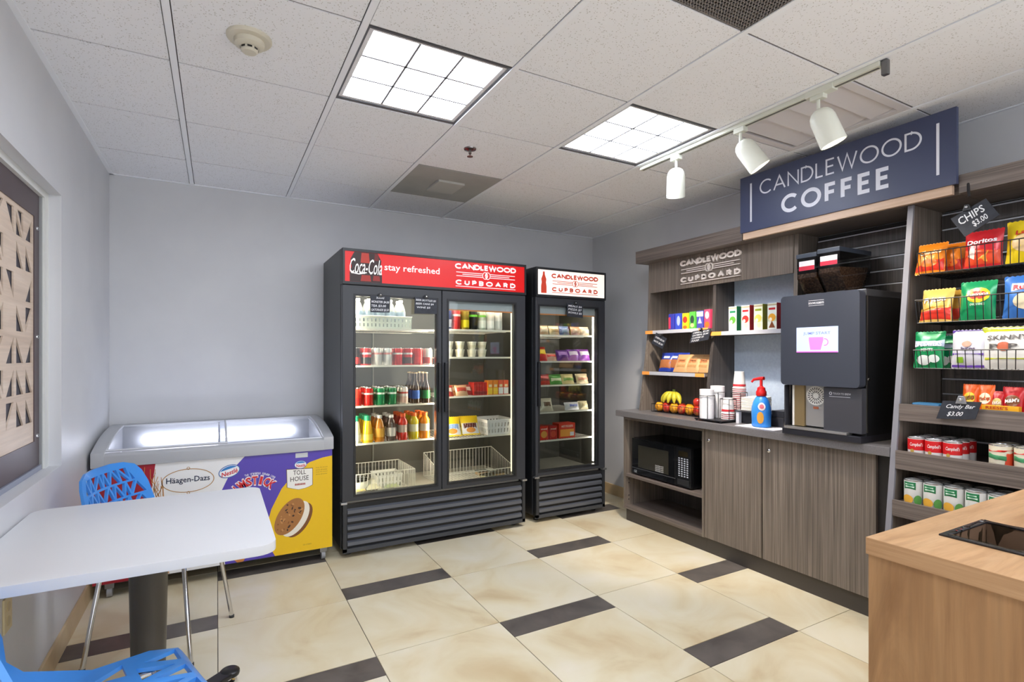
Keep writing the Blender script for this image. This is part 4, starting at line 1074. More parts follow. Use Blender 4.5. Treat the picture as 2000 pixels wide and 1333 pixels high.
for k, (c_, p_, nm) in enumerate((('ec8a1e', 'f2cc3a', 'orange and yellow drink carton in the double cooler'), ('ec8a1e', 'f2cc3a', 'orange and yellow drink carton in the double cooler'), ('e8582a', 'e9eef2', 'orange and white drink carton in the double cooler'), ('e8582a', 'e9eef2', 'orange and white drink carton in the double cooler'))):
    carton(nm, 'carton', (1.838 + k * .046, YS - .01, br[2]), 0, (.043, .06, .112), c_, [(R4(-.46, .06, .46, .5), p_), (R4(-.3, .55, .3, .72), 'f4e0b0')], [], 'small drink cartons', name='drink_carton')
for k, (p_, nm) in enumerate((('7f9fd0', 'yellow and blue cheese pouch leaning in the double cooler'), ('5a2420', 'yellow and brown cheese pouch leaning in the double cooler'))):
    snack_bag(nm, 'food pouch', (1.53 + k * .15, YS - .0, br[3] + .012), -.12, (.145, .155, .03), 'f0cf2a', [(R4(-.46, .05, .46, .6), 'dfe2e8'), (R4(-.36, .32, .36, .58), p_), (EL(.02, .22, .26, .13), 'd9903a')], [], 'yellow cheese pouches', tilt=(-.55, 0), name='food_pouch')
perf_basket('white slotted plastic basket on the fourth shelf of the double cooler', (1.80, YS - .035, br[3], 2.03, YS + .22, br[3] + .115), mat('e4e6e8', .45), .03)
wire_basket('wire_basket', 'white wire basket with low front on the cooler floor under the cheese pouches', 'basket', (1.435, YS - .04, .362, 2.035, YS + .36, .55), WIREW, .0022, .028, front_low=.45)
for k, (xx, yy, c_) in enumerate(((1.86, YS + .18, 'd8b890'), (1.95, YS + .08, 'c9a878'), (1.84, YS + .04, 'b8b48a'))):
    stamp('deli_tub', 'shallow clear deli tub in the low-fronted wire basket, ' + ['tan food at the back', 'brown food beside the door', 'olive food at the front'][k], 'tub', [('tray', cached('tray', lambda: mesh(G().box(-.045, -.04, 0, .045, .04, .026), .006)), mat(c_, .35)), ('lid', cached('trl', lambda: mesh(G().box(-.047, -.042, .026, .047, .042, .034), .003)), CLEARP)], (xx, yy, .3665), .2 * k, 'deli tubs in the wire basket')

# ------------------------------------------------------------------ stock, narrow cooler
ss = [sz(1105, v) for v in (655, 706, 752, 804, 858)]
YN = CY0 + .15
def nx_(u): return onY(u, 700, YN).x
for k, (u, c_, p_, nm) in enumerate(((1062, 'c9a684', 'e2d0b4', 'brown sandwich pack'), (1083, 'd9c9a4', 'b8a070', 'cream sandwich pack'), (1103, '4a5a86', '8a96b8', 'blue snack pack'), (1125, 'a8805c', 'd9c0a0', 'dark brown wrapped roll'), (1142, 'd2bca0', 'e8dcc8', 'pale wrapped roll'))):
    snack_bag(nm + ' on the top shelf of the narrow cooler', 'food pack', (nx_(u), YN, ss[0] + .003), 0, (.10, .075, .06), c_, [(R4(-.4, .2, .4, .6), p_)], [], 'food packs on the top shelf of the narrow cooler', tilt=(-.3, 0), name='food_pack')
for k, (u, w_, h_, c_, p_, nm) in enumerate(((1058, .11, .12, 'd8322a', 'eecb3a', 'red and yellow snack bag'), (1078, .11, .065, 'e8b8a0', 'd23a2c', 'flat red and cream pack'), (1100, .12, .095, '6a3a90', '9a70b8', 'dark purple bag'), (1122, .12, .1, '8a4ab0', 'd8c8e0', 'purple and white bag'), (1142, .12, .1, 'a050b8', 'ece0ee', 'bright purple and white bag'))):
    snack_bag(nm + ' on the second shelf of the narrow cooler', 'food bag', (nx_(u), YN + .01 * (k % 2), ss[1] + .003), 0, (w_, h_, .06), c_, [(R4(-.4, .4, .4, .8), p_)], [], 'bags on the second shelf of the narrow cooler', tilt=(-.35, 0), name='food_bag')
for k, (u, c_, p_, nm) in enumerate(((1063, 'c8382c', '8a2420', 'red pouch'), (1086, '5aa04a', 'dfe8c0', 'green salad pack'), (1110, 'd8c88e', '8ab060', 'wrap pack with green filling'), (1138, 'd9c4a0', 'c98a70', 'tan wrap pack'))):
    snack_bag(nm + ' on the third shelf of the narrow cooler', 'food pack', (nx_(u), YN, ss[2] + .003), 0, (.125, .085, .06), c_, [(R4(-.42, .25, .42, .6), p_)], [], 'food packs on the third shelf of the narrow cooler', tilt=(-.35, 0), name='food_pack')
for k, (u, w_, h_, c_, p_, nm) in enumerate(((1068, .13, .11, 'd9d2bc', '6a5034', 'cream bag with brown print'), (1118, .15, .065, 'e6e6ea', '6a78c0', 'white bag with blue print'), (1140, .1, .07, 'd8cba4', 'c0ae80', 'beige bag'))):
    snack_bag(nm + ' on the fourth shelf of the narrow cooler', 'food bag', (nx_(u), YN, ss[3] + .003), 0, (w_, h_, .055), c_, [(R4(-.25, .35, .3, .7), p_)], [], 'bags on the fourth shelf of the narrow cooler', tilt=(-.35, 0), name='food_bag')
for k, (u, w_, h_, c_, p_, nm) in enumerate(((1060, .085, .115, 'd8321e', 'e8a850', 'red frozen meal box with a food picture'), (1078, .075, .11, 'b8201a', 'd8503a', 'dark red frozen meal box'), (1105, .165, .125, 'd83a20', 'f0a03a', 'wide orange and red frozen meal box'))):
    carton(nm + ' in the narrow cooler', 'box', (nx_(u), YN - .02, ss[4] + .001), 0, (w_, .10, h_), c_, [(R4(-.42, .12, .42, .6), p_), (R4(.18, .15, .42, .4), 'dfe2ec')] if k == 2 else [(EL(0, .4, .36, .25), p_)], [('HOT POCKETS' if k == 2 else 'meal', 0, .8, .7, .14, 'f6e6d8')], 'frozen meal boxes in the narrow cooler', name='meal_box')
# ================================================================== BASE CABINETS AND WORKTOP
DX = 2.86; KD = mat('4a443f', .5)
t = thing('open_cabinet', 'open grey wood base cabinet holding the microwave', 'cabinet', (3.07, 2.86, 0))
for y0, y1 in ((3.237, 3.255), (2.458, 2.476)): obj('side_panel', G().box(DX, y0, .10, 3.28, y1, .833), LAMV, t)
obj('back_panel', G().box(3.27, 2.476, .10, 3.28, 3.237, .833), LAMD, t)
obj('bottom_shelf', G().box(DX, 2.476, .10, 3.27, 3.237, .122), LAMH, t); obj('middle_shelf', G().box(DX + .006, 2.476, .357, 3.27, 3.237, .377), LAMH, t)
obj('top_rail', G().box(DX, 2.476, .812, DX + .02, 3.237, .833), LAMH, t)
obj('kick_plate', G().box(2.885, 2.458, 0, 2.90, 3.25, .10), KD, t); obj('kick_return', G().box(2.90, 3.235, 0, 3.28, 3.25, .10), KD, t)
for z in (.17, .20, .30, .33): obj('shelf_pin', G().lathe([(.006, 0), (.005, .004)], 8, Matrix.Translation((DX + .035, 3.237, z)) @ Matrix.Rotation(PI / 2, 4, 'X')), CHROME, t)
t = thing('door_cabinet', 'grey wood base cabinet with two locked doors under the coffee machine', 'cabinet', (3.07, 1.9, 0))
obj('carcass', G().box(DX + .022, 1.326, .10, 3.28, 2.456, .833), mat('2a2624', .6), t)  # near-black colour puts the shade into the gap between the doors
obj('kick_plate', G().box(2.885, 1.326, 0, 2.90, 2.457, .10), KD, t)
obj('kick_block', G().box(2.90, 1.326, 0, 3.28, 2.457, .10), KD, t)
for y0, y1, ky in ((2.035, 2.453, 2.42), (1.408, 2.027, 1.985)):
    d = obj('door', G().box(DX, y0, .104, DX + .02, y1, .828), LAMV, t, bev=.0015)
    obj('lock', G().lathe([(.011, 0), (.011, .004), (.006, .008)], 14, Matrix.Translation((DX, ky, .757)) @ Matrix.Rotation(-PI / 2, 4, 'Y')), CHROME, d, smooth=40)
tag(obj('worktop', G().box(2.815, 1.326, .835, 3.29, 3.30, .88), COUNTER, bev=.003), 'dark grey laminate worktop running under the coffee machine and fruit', 'worktop')
CT = .8805
# microwave
mx0, my0, my1, mz0, mz1 = 2.895, 2.60, 3.20, .384, .668
t = thing('microwave', 'black countertop microwave in the open cabinet', 'microwave', ((mx0 + 3.24) / 2, (my0 + my1) / 2, .377))
MB = mat('0f1012', .25)
obj('case', G().box(mx0 + .02, my0, mz0, 3.24, my1, mz1), MB, t, bev=.005)
for yy in (my0 + .05, my1 - .05):
    for xx in (mx0 + .06, 3.18): obj('foot', G().box(xx - .012, yy - .012, .377, xx + .012, yy + .012, mz0 + .001), DBLACK, t)
d = obj('door', G().box(mx0, my0 + .145, mz0 + .003, mx0 + .02, my1 - .002, mz1 - .003), mat('121316', .12, coat=.5), t, bev=.004)
obj('window', G().box(mx0 - .0012, my0 + .21, mz0 + .062, mx0 + .001, my1 - .075, mz1 - .05), mat('35332c', .08, coat=.6), d)
obj('trim_line', G().box(mx0 - .0015, my0 + .145, mz0 + .047, mx0 + .001, my1 - .004, mz0 + .051), mat('8d8f92', .3, .8), d)
g = G()
for k in range(4): text(g, 'CAUTION HOT', -(my0 + .30), mz0 + .108 - k * .013, .085, .009, planeX(mx0 - .0016), .01)
obj('sticker_lettering', g, mat('e8e8e8', .5), d)
g = text(G(), 'GE', -(my1 - .045), mz0 + .024, .03, .02, planeX(mx0 - .0016), .01); obj('lettering', g, mat('aeb4ba', .4), d)
c = obj('control_panel', G().box(mx0, my0 + .002, mz0 + .003, mx0 + .02, my0 + .142, mz1 - .003), mat('16171a', .2, coat=.4), t, bev=.003)
obj('display', G().box(mx0 - .001, my0 + .03, mz1 - .065, mx0 + .001, my0 + .115, mz1 - .028), mat('2b2312', .2), c)
g = G()
for i in range(4):
    for j in range(9): obj('button', G().box(mx0 - .0014, my0 + .026 + i * .025, mz0 + .075 + j * .0155, mx0 + .001, my0 + .040 + i * .025, mz0 + .083 + j * .0155), mat('b9bcc8', .5), c)
obj('open_button', G().box(mx0 - .002, my0 + .02, mz0 + .015, mx0 + .001, my0 + .125, mz0 + .055), mat('2a2b2e', .3), c, bev=.001)

# ================================================================== HUTCH ABOVE THE COUNTER
t = thing('shelf_hutch', 'grey wood shelf hutch with raised wordmark above the counter', 'shelf unit', (3.15, 2.55, CT))
def hf(z): return 2.97 + (3.06 - 2.97) * min(1, (z - .88) / .62) + max(0, z - 1.5) * .03
HP = [(2.97, CT), (3.285, CT), (3.285, 2.056), (hf(2.056), 2.056), (hf(1.5), 1.5)]
for y0, y1 in ((3.172, 3.198), (2.535, 2.560), (1.94, 1.966)): obj('upright', G().prism(HP, 'Y', y0, y1), LAMD if y0 > 2 and y0 < 3 else LAMV, t)
obj('back_panel', G().box(3.268, 2.56, CT, 3.285, 3.172, 2.056), LAMV, t); obj('blue_back_panel', G().box(3.262, 1.966, CT, 3.285, 2.535, 2.056), BLUEP, t, label='pale blue back panel')
hb = obj('header_board', G().box(3.062, 1.966, 1.822, 3.08, 3.172, 2.056), LAMV, t)
obj('cornice', G().box(2.95, 2.235, 2.056, 3.285, 3.215, 2.152), LAMH, t, bev=.002)
obj('cornice', G().box(2.972, 1.348, 2.056, 3.285, 2.235, 2.14), LAMH, t)
la = onX(1330, 520, 3.06); lb = onX(1449, 505, 3.06)
logo(hb, -la.y, -lb.y, 1.852, 2.028, planeX(3.0615), mat('efe4dc', .5), .012)
def shelf(y0, y1, z, xf):
    s_ = obj('shelf_board', G().box(xf, y0, z - .018, 3.265, y1, z), LAMH, t)
    obj('price_rail', G().box(xf - .006, y0, z - .022, xf, y1, z + .004), mat('b7b8bf', .45), s_)
    w_ = (y1 - y0) * .13
    for a, b in ((y1 - w_, y1), (y0, y0 + w_)) if y0 > 2.5 else ((y1 - w_ * 1.2, y1),): obj('orange_rail_end', G().box(xf - .007, a, z - .022, xf - .0055, b, z + .004), mat('f2a04c', .45), s_)
S1, S2, S3 = 1.512, 1.190, 1.480
shelf(2.56, 3.172, S1, 3.02); shelf(2.56, 3.172, S2, 2.985); shelf(1.966, 2.535, S3, 3.02)
# price cards on the hutch
mX = lambda X: (lambda a, b, d=0.: (X - d, -a, b))
def xq(X, *pts): return [(-onX(u, v, X).y, onX(u, v, X).z) for u, v in pts]
chalk_card('chalk price card hanging from the cooler-side end of the upper hutch shelf', xq(3.0, (1273, 671), (1294, 682), (1303, 662), (1282, 650)), mX(3.0), [('CHIPS $2.00', .5, .66, .8, .17), ('NUTS $2.50', .5, .32, .8, .17)], .012)
chalk_card('wide chalk price card hanging by the hutch divider', xq(3.0, (1347, 671), (1384, 664), (1389, 642), (1353, 648)), mX(3.0), [('CEREAL $3.00', .5, .83, .85, .16), ('OATMEAL $2.00', .5, .6, .85, .16), ('COFFEE $1', .4, .37, .65, .16), ('FOOD', .3, .14, .4, .16)], .012)
# boxes on the upper left shelf
RZ = -PI / 2
for k, (u, w_, h_, c_, pr, nm) in enumerate(((1311, .055, .125, '3a3fa8', [(R4(-.5, .1, -.1, .8), 'c03a5a')], 'blue snack box with red edge'), (1324, .055, .125, '3a4fc0', [(EL(.1, .55, .3, .3), 'a9b6e0')], 'blue snack box with pale picture'), (1338, .054, .122, 'ecd02a', [(EL(0, .6, .4, .2), 'd83a2a'), (EL(0, .15, .36, .1), 'c06a28')], 'yellow snack box'),
        (1352, .056, .128, '5ab84a', [(EL(0, .55, .32, .24), '2f4a3a'), (EL(0, .22, .3, .12), 'e8c88a')], 'green snack box'), (1367, .058, .13, '4a4aa0', [(R4(-.5, .68, .5, .95), 'd8dcee'), ([(-.3, .3), (.3, .3), (0, .65)], 'e8e0d8')], 'violet and white snack box'), (1381, .05, .135, 'd8486a', [(EL(0, .7, .35, .2), 'e8c8b8'), (EL(0, .2, .4, .16), 'e86a2a')], 'pink snack box'))):
    p = onX(u, 640, 3.05); carton(nm + ' on the upper hutch shelf', 'box', (3.05, p.y, S1 + .001), RZ, (w_, .09, h_), c_, pr, [], 'snack boxes on the upper hutch shelf', name='snack_box')
for k, (u, c_, p1, p2, nm) in enumerate(((1432, '0f7a4a', 'c9d8d4', '5a9a3a', 'tea box with green spine'), (1457, 'c0202a', 'dfe2dc', 'b8322e', 'tea box with red spine'), (1482, '8a9a1c', 'dfe6cc', 'e0c860', 'tea box with olive spine'), (1509, 'b8242c', 'dde4dc', 'e0a030', 'tea box with dark red spine'))):
    p = onX(u, 640, 3.05)
    carton(nm + ' on the hutch shelf beside the coffee machine', 'box', (3.045, p.y, S3 + .005), RZ, (.062, .075, .165), c_, [(R4(-.5, 0, .5, 1), p1), (R4(-.5, .9, .5, .96), 'b9a888'), (R4(-.36, .74, .36, .82), c_), (R4(-.5, .3, .5, .5), 'c4d2b4'), (EL(0, .45, .4, .15), p2), (EL(-.15, .38, .16, .07), 'f0e6d0')] + ([([(-.35, .06), (.35, .06), (0, .32)], '7a4424')] if k == 3 else [(EL(.1, .2, .25, .1), 'e8dfb0')]), [], 'tea boxes beside the coffee machine', name='tea_box')
for k in range(3):
    p = onX(1296 + k * 11, 715, 3.02)
    snack_bag('blue and brown pretzel bag leaning on the lower hutch shelf', 'snack bag', (3.03 + .02 * k, p.y, S2 + .008), RZ + .15, (.11, .15, .035), '2b3f9a', [(R4(-.46, .15, .46, .62), 'a0623a'), (R4(-.2, .68, .3, .8), 'c8cfe8')], [], 'pretzel bags on the lower hutch shelf', tilt=(-.35, 0))
for k, (u, dx, nm) in enumerate(((1326, 0., 'tan paper snack pouch leaning beside the pretzel bags'), (1345, .012, 'tan paper snack pouch leaning in the middle of the lower hutch shelf'), (1363, .03, 'tan paper snack pouch leaning against the hutch divider'))):
    p = onX(u, 715, 3.02)
    snack_bag(nm, 'snack bag', (3.03 + dx, p.y, S2 + .008), RZ + .1, (.125, .145, .03), 'c79a68', [(R4(-.3, .5, .25, .7), 'c07848'), (R4(-.3, .25, .3, .38), 'b08450')], [('granola', 0, .6, .4, .1, '6a4020', 0)], 'tan snack pouches on the lower hutch shelf', tilt=(-.5, 0), rough=.6)

# ================================================================== HANGING SIGN
t = thing('hanging_sign', 'dark blue sign with white lettering hung above the coffee machine', 'sign', (2.93, 1.66, 2.05))
sy0, sy1, s0, s1 = 1.108, 2.228, 2.097, 2.446
SX = 2.945
sp = obj('sign_panel', G().box(SX - .022, sy0, s0, SX, sy1, s1), mat('3d4563', .4), t, bev=.001)
obj('sign_rail', G().box(SX - .012, sy0 + .02, 2.055, SX + .01, sy1 - .012, s0), wood('sign_rail_wood', [(.3, 'c9a98e'), (.7, 'dfc3aa')], (60, 1.5, 60), rough=.45), t, label='pale wood rail under the sign')
mp_ = planeX(SX - .0235); LT = mat('dfe2ee', .5)
def syz(u, v): q = onX(u, v, SX - .022); return (-q.y, q.z)
a = syz(1484, 372); b = syz(1801, 300); g = stroke_text(G(), 'CANDLEWOOD', a[0], 2.305, b[0] - a[0], .088, .0092, mp_, .25); obj('lettering', g, LT, sp)
a = syz(1526, 405); b = syz(1740, 350); g = stroke_text(G(), 'COFFEE', a[0], 2.155, b[0] - a[0], .108, .0205, mp_, .42); obj('lettering', g, LT, sp)
for u0 in (1467, 1832):
    a = syz(u0, 380 if u0 < 1500 else 300); obj('bar_mark', G().add([mp_(a[0] - .006, 2.155), mp_(a[0] + .006, 2.155), mp_(a[0] + .006, 2.395), mp_(a[0] - .006, 2.395)], [(0, 1, 2, 3)]), LT, sp)

# ================================================================== COFFEE MACHINE
fy_r = onX(1684, 650, 2.795).y; fy_l = onX(1525, 650, 2.795).y
pz1 = onX(1600, 573, 2.795).z; pz0 = onX(1600, 755, 2.795).z
t = thing('coffee_machine', 'tall black bean-to-cup coffee machine with touchscreen', 'coffee machine', (3.03, (fy_r + fy_l) / 2, CT))
MBK = mat('17181b', .4); MGR = mat('3b3f4a', .42)
obj('body', G().box(2.86, fy_r + .012, CT + .03, 3.255, fy_l - .012, pz1 - .004), MBK, t, bev=.004)
obj('steel_trim', G().box(2.855, fy_r + .009, CT + .05, 2.866, fy_r + .013, pz1 - .012), STEEL, t)
obj('top_cover', G().box(2.85, fy_r + .008, pz1 - .03, 3.255, fy_l - .008, pz1 + .006), mat('56575a', .35, .5), t, bev=.004)
v, tr = plate(rrect(-fy_l, pz0, -fy_r - .012, pz1, .022, 5))
dr = obj('front_door', G().sheet(v, tr, lambda a, b: (2.795, -a, b), lambda a, b: (2.85, -a, b)), MGR, t, smooth=40)
obj('side_lock', G().lathe([(.009, 0), (.008, .005)], 12, Matrix.Translation((2.875, fy_r + .0125, 1.2)) @ Matrix.Rotation(PI / 2, 4, 'X')), CHROME, t)
mpd = planeX(2.7938)
def mq(u, v, X=2.7938): q = onX(u, v, X); return (-q.y, q.z)
a = mq(1556, 689); b = mq(1637, 637)
scn = obj('touchscreen', G().box(2.7925, -b[0], a[1], 2.796, -a[0], b[1]), mat('b8cdf2', .3, emit=.38, key='screen'), dr)
cxs, czs = (a[0] + b[0]) / 2, (a[1] + b[1]) / 2; hh = b[1] - a[1]; ww = b[0] - a[0]
mps = planeX(2.7918)
v, tr = plate([(cxs - .042, czs - hh * .02), (cxs - .034, czs - hh * .40), (cxs + .022, czs - hh * .40), (cxs + .036, czs - hh * .02), (cxs + .036, czs + hh * .1), (cxs - .042, czs + hh * .1)])
g = G().sheet(v, tr, lambda p, q: mps(p, q)); g.ribbon(oval(cxs + .042, czs - hh * .1, .018, hh * .13, 14, -PI * .55, PI * .55), .006, mps); obj('mug_picture', g, mat('e07fc6', .4, emit=.35, key='mug'), scn)
g = text(G(), 'JUMP START', cxs, czs + hh * .24, ww * .66, hh * .14, mps, .005); obj('lettering', g, mat('7f86c8', .4, emit=.3), scn)
obj('screen_edge', G().add([mps(a[0], a[1]), mps(b[0], a[1]), mps(b[0], a[1] + .006), mps(a[0], a[1] + .006)], [(0, 1, 2, 3)]), mat('c85fc0', .4, emit=.5), scn)
c1 = mq(1594, 592); g = text(G(), 'DOUWE EGBERTS', c1[0], c1[1], .082, .011, mpd, .03)
for dz in (.014, -.013): g.ribbon([(c1[0] - .041, c1[1] + dz), (c1[0] + .041, c1[1] + dz)], .002, mpd)
obj('lettering', g, mat('e6e6ea', .5), dr, kind='stuff')
# lower front
ya, yb2, yc = onX(1534, 800, 2.83).y, onX(1611, 800, 2.83).y, onX(1676, 800, 2.82).y
lp = obj('service_panel', G().box(2.818, fy_r + .014, CT + .045, 2.862, yb2, pz0 - .003), mat('414147', .4), t, bev=.003)
obj('left_pillar', G().box(2.818, ya, CT + .045, 2.862, fy_l - .012, pz0 - .003), mat('3a3a40', .4), t, bev=.003)
c1 = (-(yb2 - .085), pz0 - .035); g = text(G(), 'TOUCH TO BREW', c1[0] + .008, c1[1], .09, .010, planeX(2.8172), .0); g.ribbon([(c1[0] - .055, c1[1] - .016), (c1[0] + .05, c1[1] - .016)], .0022, planeX(2.8172)); g.ribbon(oval(c1[0] - .048, c1[1], .006, .007, 10), .003, planeX(2.8172), True); obj('lettering', g, mat('d0d0d6', .5), lp, kind='stuff')
yp1 = onX(1574, 800, 2.85).y
pl = obj('steel_plate', G().box(2.848, yb2 + .002, CT + .055, 2.861, yp1, pz0 - .003), mat('b6b4b0', .35, .7), t)
cv = (-(yb2 + yp1) / 2, pz0 - .055); R0 = (yp1 - yb2) * .42
v, tr = plate(oval(cv[0], cv[1], R0 * 1.08, R0 * 1.08, 28)); fv = obj('fan_vent', G().sheet(v, tr, lambda p, q: (2.8465, -p, q)), mat('dedcd6', .4), pl)
g = G()
for r_, n_ in ((.45, 14), (.8, 22)):
    for k in range(n_):
        an = 2 * PI * k / n_; ca, sa = math.cos(an), math.sin(an)
        g.ribbon([(cv[0] + R0 * (r_ - .13) * ca, cv[1] + R0 * (r_ - .13) * sa), (cv[0] + R0 * (r_ + .13) * ca, cv[1] + R0 * (r_ + .13) * sa)], R0 * .09, planeX(2.8458))
obj('vent_slots', g, mat('2a2a2c', .6), fv, kind='stuff')
obj('cup_sensor', G().box(2.846, (yb2 + yp1) / 2 - .014, CT + .15, 2.849, (yb2 + yp1) / 2 + .014, CT + .162), mat('a0583a', .5), pl)
obj('brew_column', G().box(2.835, yp1 + .002, CT + .05, 2.861, yp1 + .055, pz0 - .003), mat('a08a62', .35, .6), t)
obj('light_bar', G().box(2.832, yp1 + .056, CT + .05, 2.861, yp1 + .066, pz0 - .003), mat('e8e4dc', .4), t)
obj('base', G().box(2.80, fy_r + .01, CT, 3.24, fy_l - .004, CT + .034), mat('24242b', .35), t, bev=.004)
obj('drip_tray_edge', G().box(2.797, fy_r + .075, CT + .034, 2.848, fy_l - .02, CT + .046), mat('b9b7b4', .3, .8), t, bev=.002)
# bean hoppers
for k, (u0, u1, vt) in enumerate(((1598, 1640, 486.5), (1557, 1595, 497))):
    yl_ = onX(u0, 500, 2.90).y; yr_ = onX(u1, 500, 2.90).y; zt2 = onX((u0 + u1) / 2, vt, 2.90).z; zm = onX((u0 + u1) / 2, vt + 46, 2.90).z
    h_ = obj('bean_hopper', G().prism([(2.90, zt2), (3.20, zt2), (3.20, zm + .02), (3.12, pz1 + .02), (2.975, pz1 + .02), (2.90, zm)], 'Y', yr_, yl_), TINTP, t)
    obj('beans', G().prism([(2.905, zm + .025), (3.18, zm + .04), (3.18, zm + .02), (3.11, pz1 + .024), (2.98, pz1 + .024), (2.905, zm + .002)], 'Y', yr_ + .004, yl_ - .004), surf('coffee_beans%d' % k, [(.35, '4a3020'), (.55, '8a6244'), (.75, 'b89a7c')], 90, .5), h_)
    obj('hopper_lid', G().box(2.893, yr_ - .003, zt2 - .02, 3.205, yl_ + .003, zt2 + .005), mat('3f4652', .35), h_, bev=.003)
    lz = zm + (zt2 - zm) * .32; lh = (zt2 - zm) * .40
    lb_ = obj('label', G().box(2.8985, yr_ + .012, lz, 2.8998, yl_ - .012, lz + lh), mat('e8e6ea', .45), h_)
    obj('label_band', G().box(2.8975, yr_ + .012, lz, 2.8986, yl_ - .012, lz + lh * .45), mat('c8203e', .45), h_)
    obj('hopper_neck', G().box(2.96, yr_ + .01, pz1, 3.13, yl_ - .01, pz1 + .022), mat('2c2e34', .4), h_)
obj('bay_panel', G().box(3.262, 1.335, CT, 3.285, 1.94, 2.056), LAMD, t) if False else None

# ================================================================== COUNTER GOODS
fbx = (2.985, 2.615, CT + .002, 3.16, 3.075, CT + .062)
fb = wire_basket('fruit_basket', 'low black wire basket of fruit on the counter', 'basket', fbx, mat('17171a', .4), .0016, .03)
rg = random.Random(4)
def fruit(label, x, y, z, r, c_, stem=True):
    body = cached(('fr', round(r, 3)), lambda: lat([(0, .004), (r * .45, 0), (r * .85, r * .4), (r, r * .95), (r * .9, r * 1.45), (r * .5, r * 1.85), (r * .12, r * 1.78), (0, r * 1.7)], 16, 60))
    st = cached(('st', round(r, 3)), lambda: mesh(G().tube([(0, 0, r * 1.7), (.003, 0, r * 2.05)], .0016, 5)))
    stamp('orange' if not stem else 'apple', label, 'fruit', [('flesh', body, c_)] + ([('stem', st, mat('4a3a1c', .6))] if stem else []), (x, y, z), rg.random() * 6, 'fruit in the wire basket')
APR = surf('apple_skin', [(.35, 'b8261e'), (.55, 'cf4030'), (.72, 'e0a04a')], 9, .3, 0, 3, .6); ORG = surf('orange_skin', [(.3, 'e8921c'), (.7, 'f2ac2a')], 30, .4)
for k in range(6):
    y = 2.655 + k * .075; og = k % 2 == 1
    fruit('round orange in the wire fruit basket' if og else 'red apple in the wire fruit basket', 3.027, y, CT + .008, .036, ORG if og else APR, not og)
    fruit('round orange in the back row of the fruit basket' if not og else 'red apple in the back row of the fruit basket', 3.11, y, CT + .008, .036, APR if og else ORG, og)
fruit('red apple resting on top of the fruit near the cups', 3.065, 2.69, CT + .066, .034, APR)
bn = thing('banana_bunch', 'bunch of yellow-green bananas on top of the fruit', 'bananas', (3.065, 2.92, CT + .08))
YEL = surf('banana_skin', [(.3, 'b9b32c'), (.6, 'd9c83a'), (.8, 'e2d45a')], 14, .45)
for k in range(5):
    a = -1.0 + k * .5
    pts = []; rad = []
    for i in range(9):
        s_ = i / 8; an = s_ * 1.35
        out = .115 * math.sin(an); up = .10 * (math.cos(an)) - .015
        pts.append((3.065 + (out) * math.cos(a + PI) * .55, 2.92 + out * math.sin(a + PI) * 1.0 + .0, CT + .072 + up)); rad.append([.006, .009, .015, .019, .0205, .020, .018, .012, .005][i])
    obj('banana', G().tube(pts, rad, 8), YEL, bn, smooth=50)
obj('stem', G().tube([(3.065, 2.92, CT + .15), (3.068, 2.922, CT + .178)], .011, 8), mat('7a8a2a', .5), bn)
# cup rack
rk = thing('cup_rack', 'black wire rack holding cups and lids on the counter', 'rack', (3.0, 2.42, CT))
RM = mat('1a1a1d', .4)
obj('tray', G().box(2.848, 2.312, CT + .008, 3.158, 2.530, CT + .016), RM, rk, bev=.002)
for xx, yy in ((2.86, 2.52), (3.146, 2.52), (2.86, 2.325), (3.146, 2.325)): obj('foot', G().lathe([(.008, 0), (.008, .009)], 8, Matrix.Translation((xx, yy, CT))), RM, rk)
for xx, yy, r_, h_ in ((2.905, 2.475, .052, .17), (3.011, 2.475, .052, .19), (2.985, 2.368, .05, .15), (3.10, 2.370, .05, .19)):
    for a in (0, PI / 2, PI, 1.5 * PI):
        dx, dy = r_ * math.cos(a + .78), r_ * math.sin(a + .78)
        obj('upright_wire', G().tube([(xx + dx, yy + dy, CT + .014), (xx + dx, yy + dy, CT + h_)], .002, 5), RM, rk)
    obj('hoop', G().tube([(xx + r_ * math.cos(2 * PI * i / 16), yy + r_ * math.sin(2 * PI * i / 16), CT + h_) for i in range(16)], .002, 5, True), RM, rk)
ZT = CT + .0165
def cupstack(label, x, y, n, r0, r1, hcup, dz, m_, band, flip, name='cup_stack'):
    s_ = thing(name, label, 'cups', (x, y, ZT))
    for k in range(n):
        z = ZT + k * dz
        pr = [(r1, 0), (r1 + .003, .001), (r1 + .003, .005), (r1, .006), (r0, hcup)] if flip else [(r0, 0), (r1, hcup - .004), (r1 + .003, hcup - .004), (r1 + .003, hcup)]
        c_ = obj('cup', G().lathe(pr, 20, Matrix.Translation((x, y, z))), m_, s_, smooth=40)
        if band and k == n - 1: obj('band', G().lathe([(r1 - .0012 + .0016, .016), (r1 - .0032 + .0016, .03)], 20, Matrix.Translation((x, y, z)), cap=False), mat('c4303a', .5), c_)
        elif band: obj('band', G().lathe([(r1 + .0008, .0065), (r1 + .0002, .0115)], 20, Matrix.Translation((x, y, z)), cap=False), mat('c4505a', .5), c_)
    return s_
PAP = mat('e9e6e4', .55)
for x_, y_, h_, lab in ((2.905, 2.475, .195, 'tall white sleeve stack at the front of the cup rack'), (3.011, 2.475, .215, 'tall white sleeve stack at the back of the cup rack')):
    s_ = thing('lid_stack', lab, 'lids', (x_, y_, ZT), group='white lid stacks in the rack')
    for k in range(2): obj('sleeve', G().lathe([(.046, ZT + k * h_ / 2), (.0465, ZT + (k + 1) * h_ / 2 - .001), (.043, ZT + (k + 1) * h_ / 2)], 24, Matrix.Translation((x_, y_, 0))), mat('ececef', .5), s_, smooth=40)
cupstack('short stack of printed paper cups with red band', 2.985, 2.368, 4, .030, .041, .105, .012, PAP, True, True)
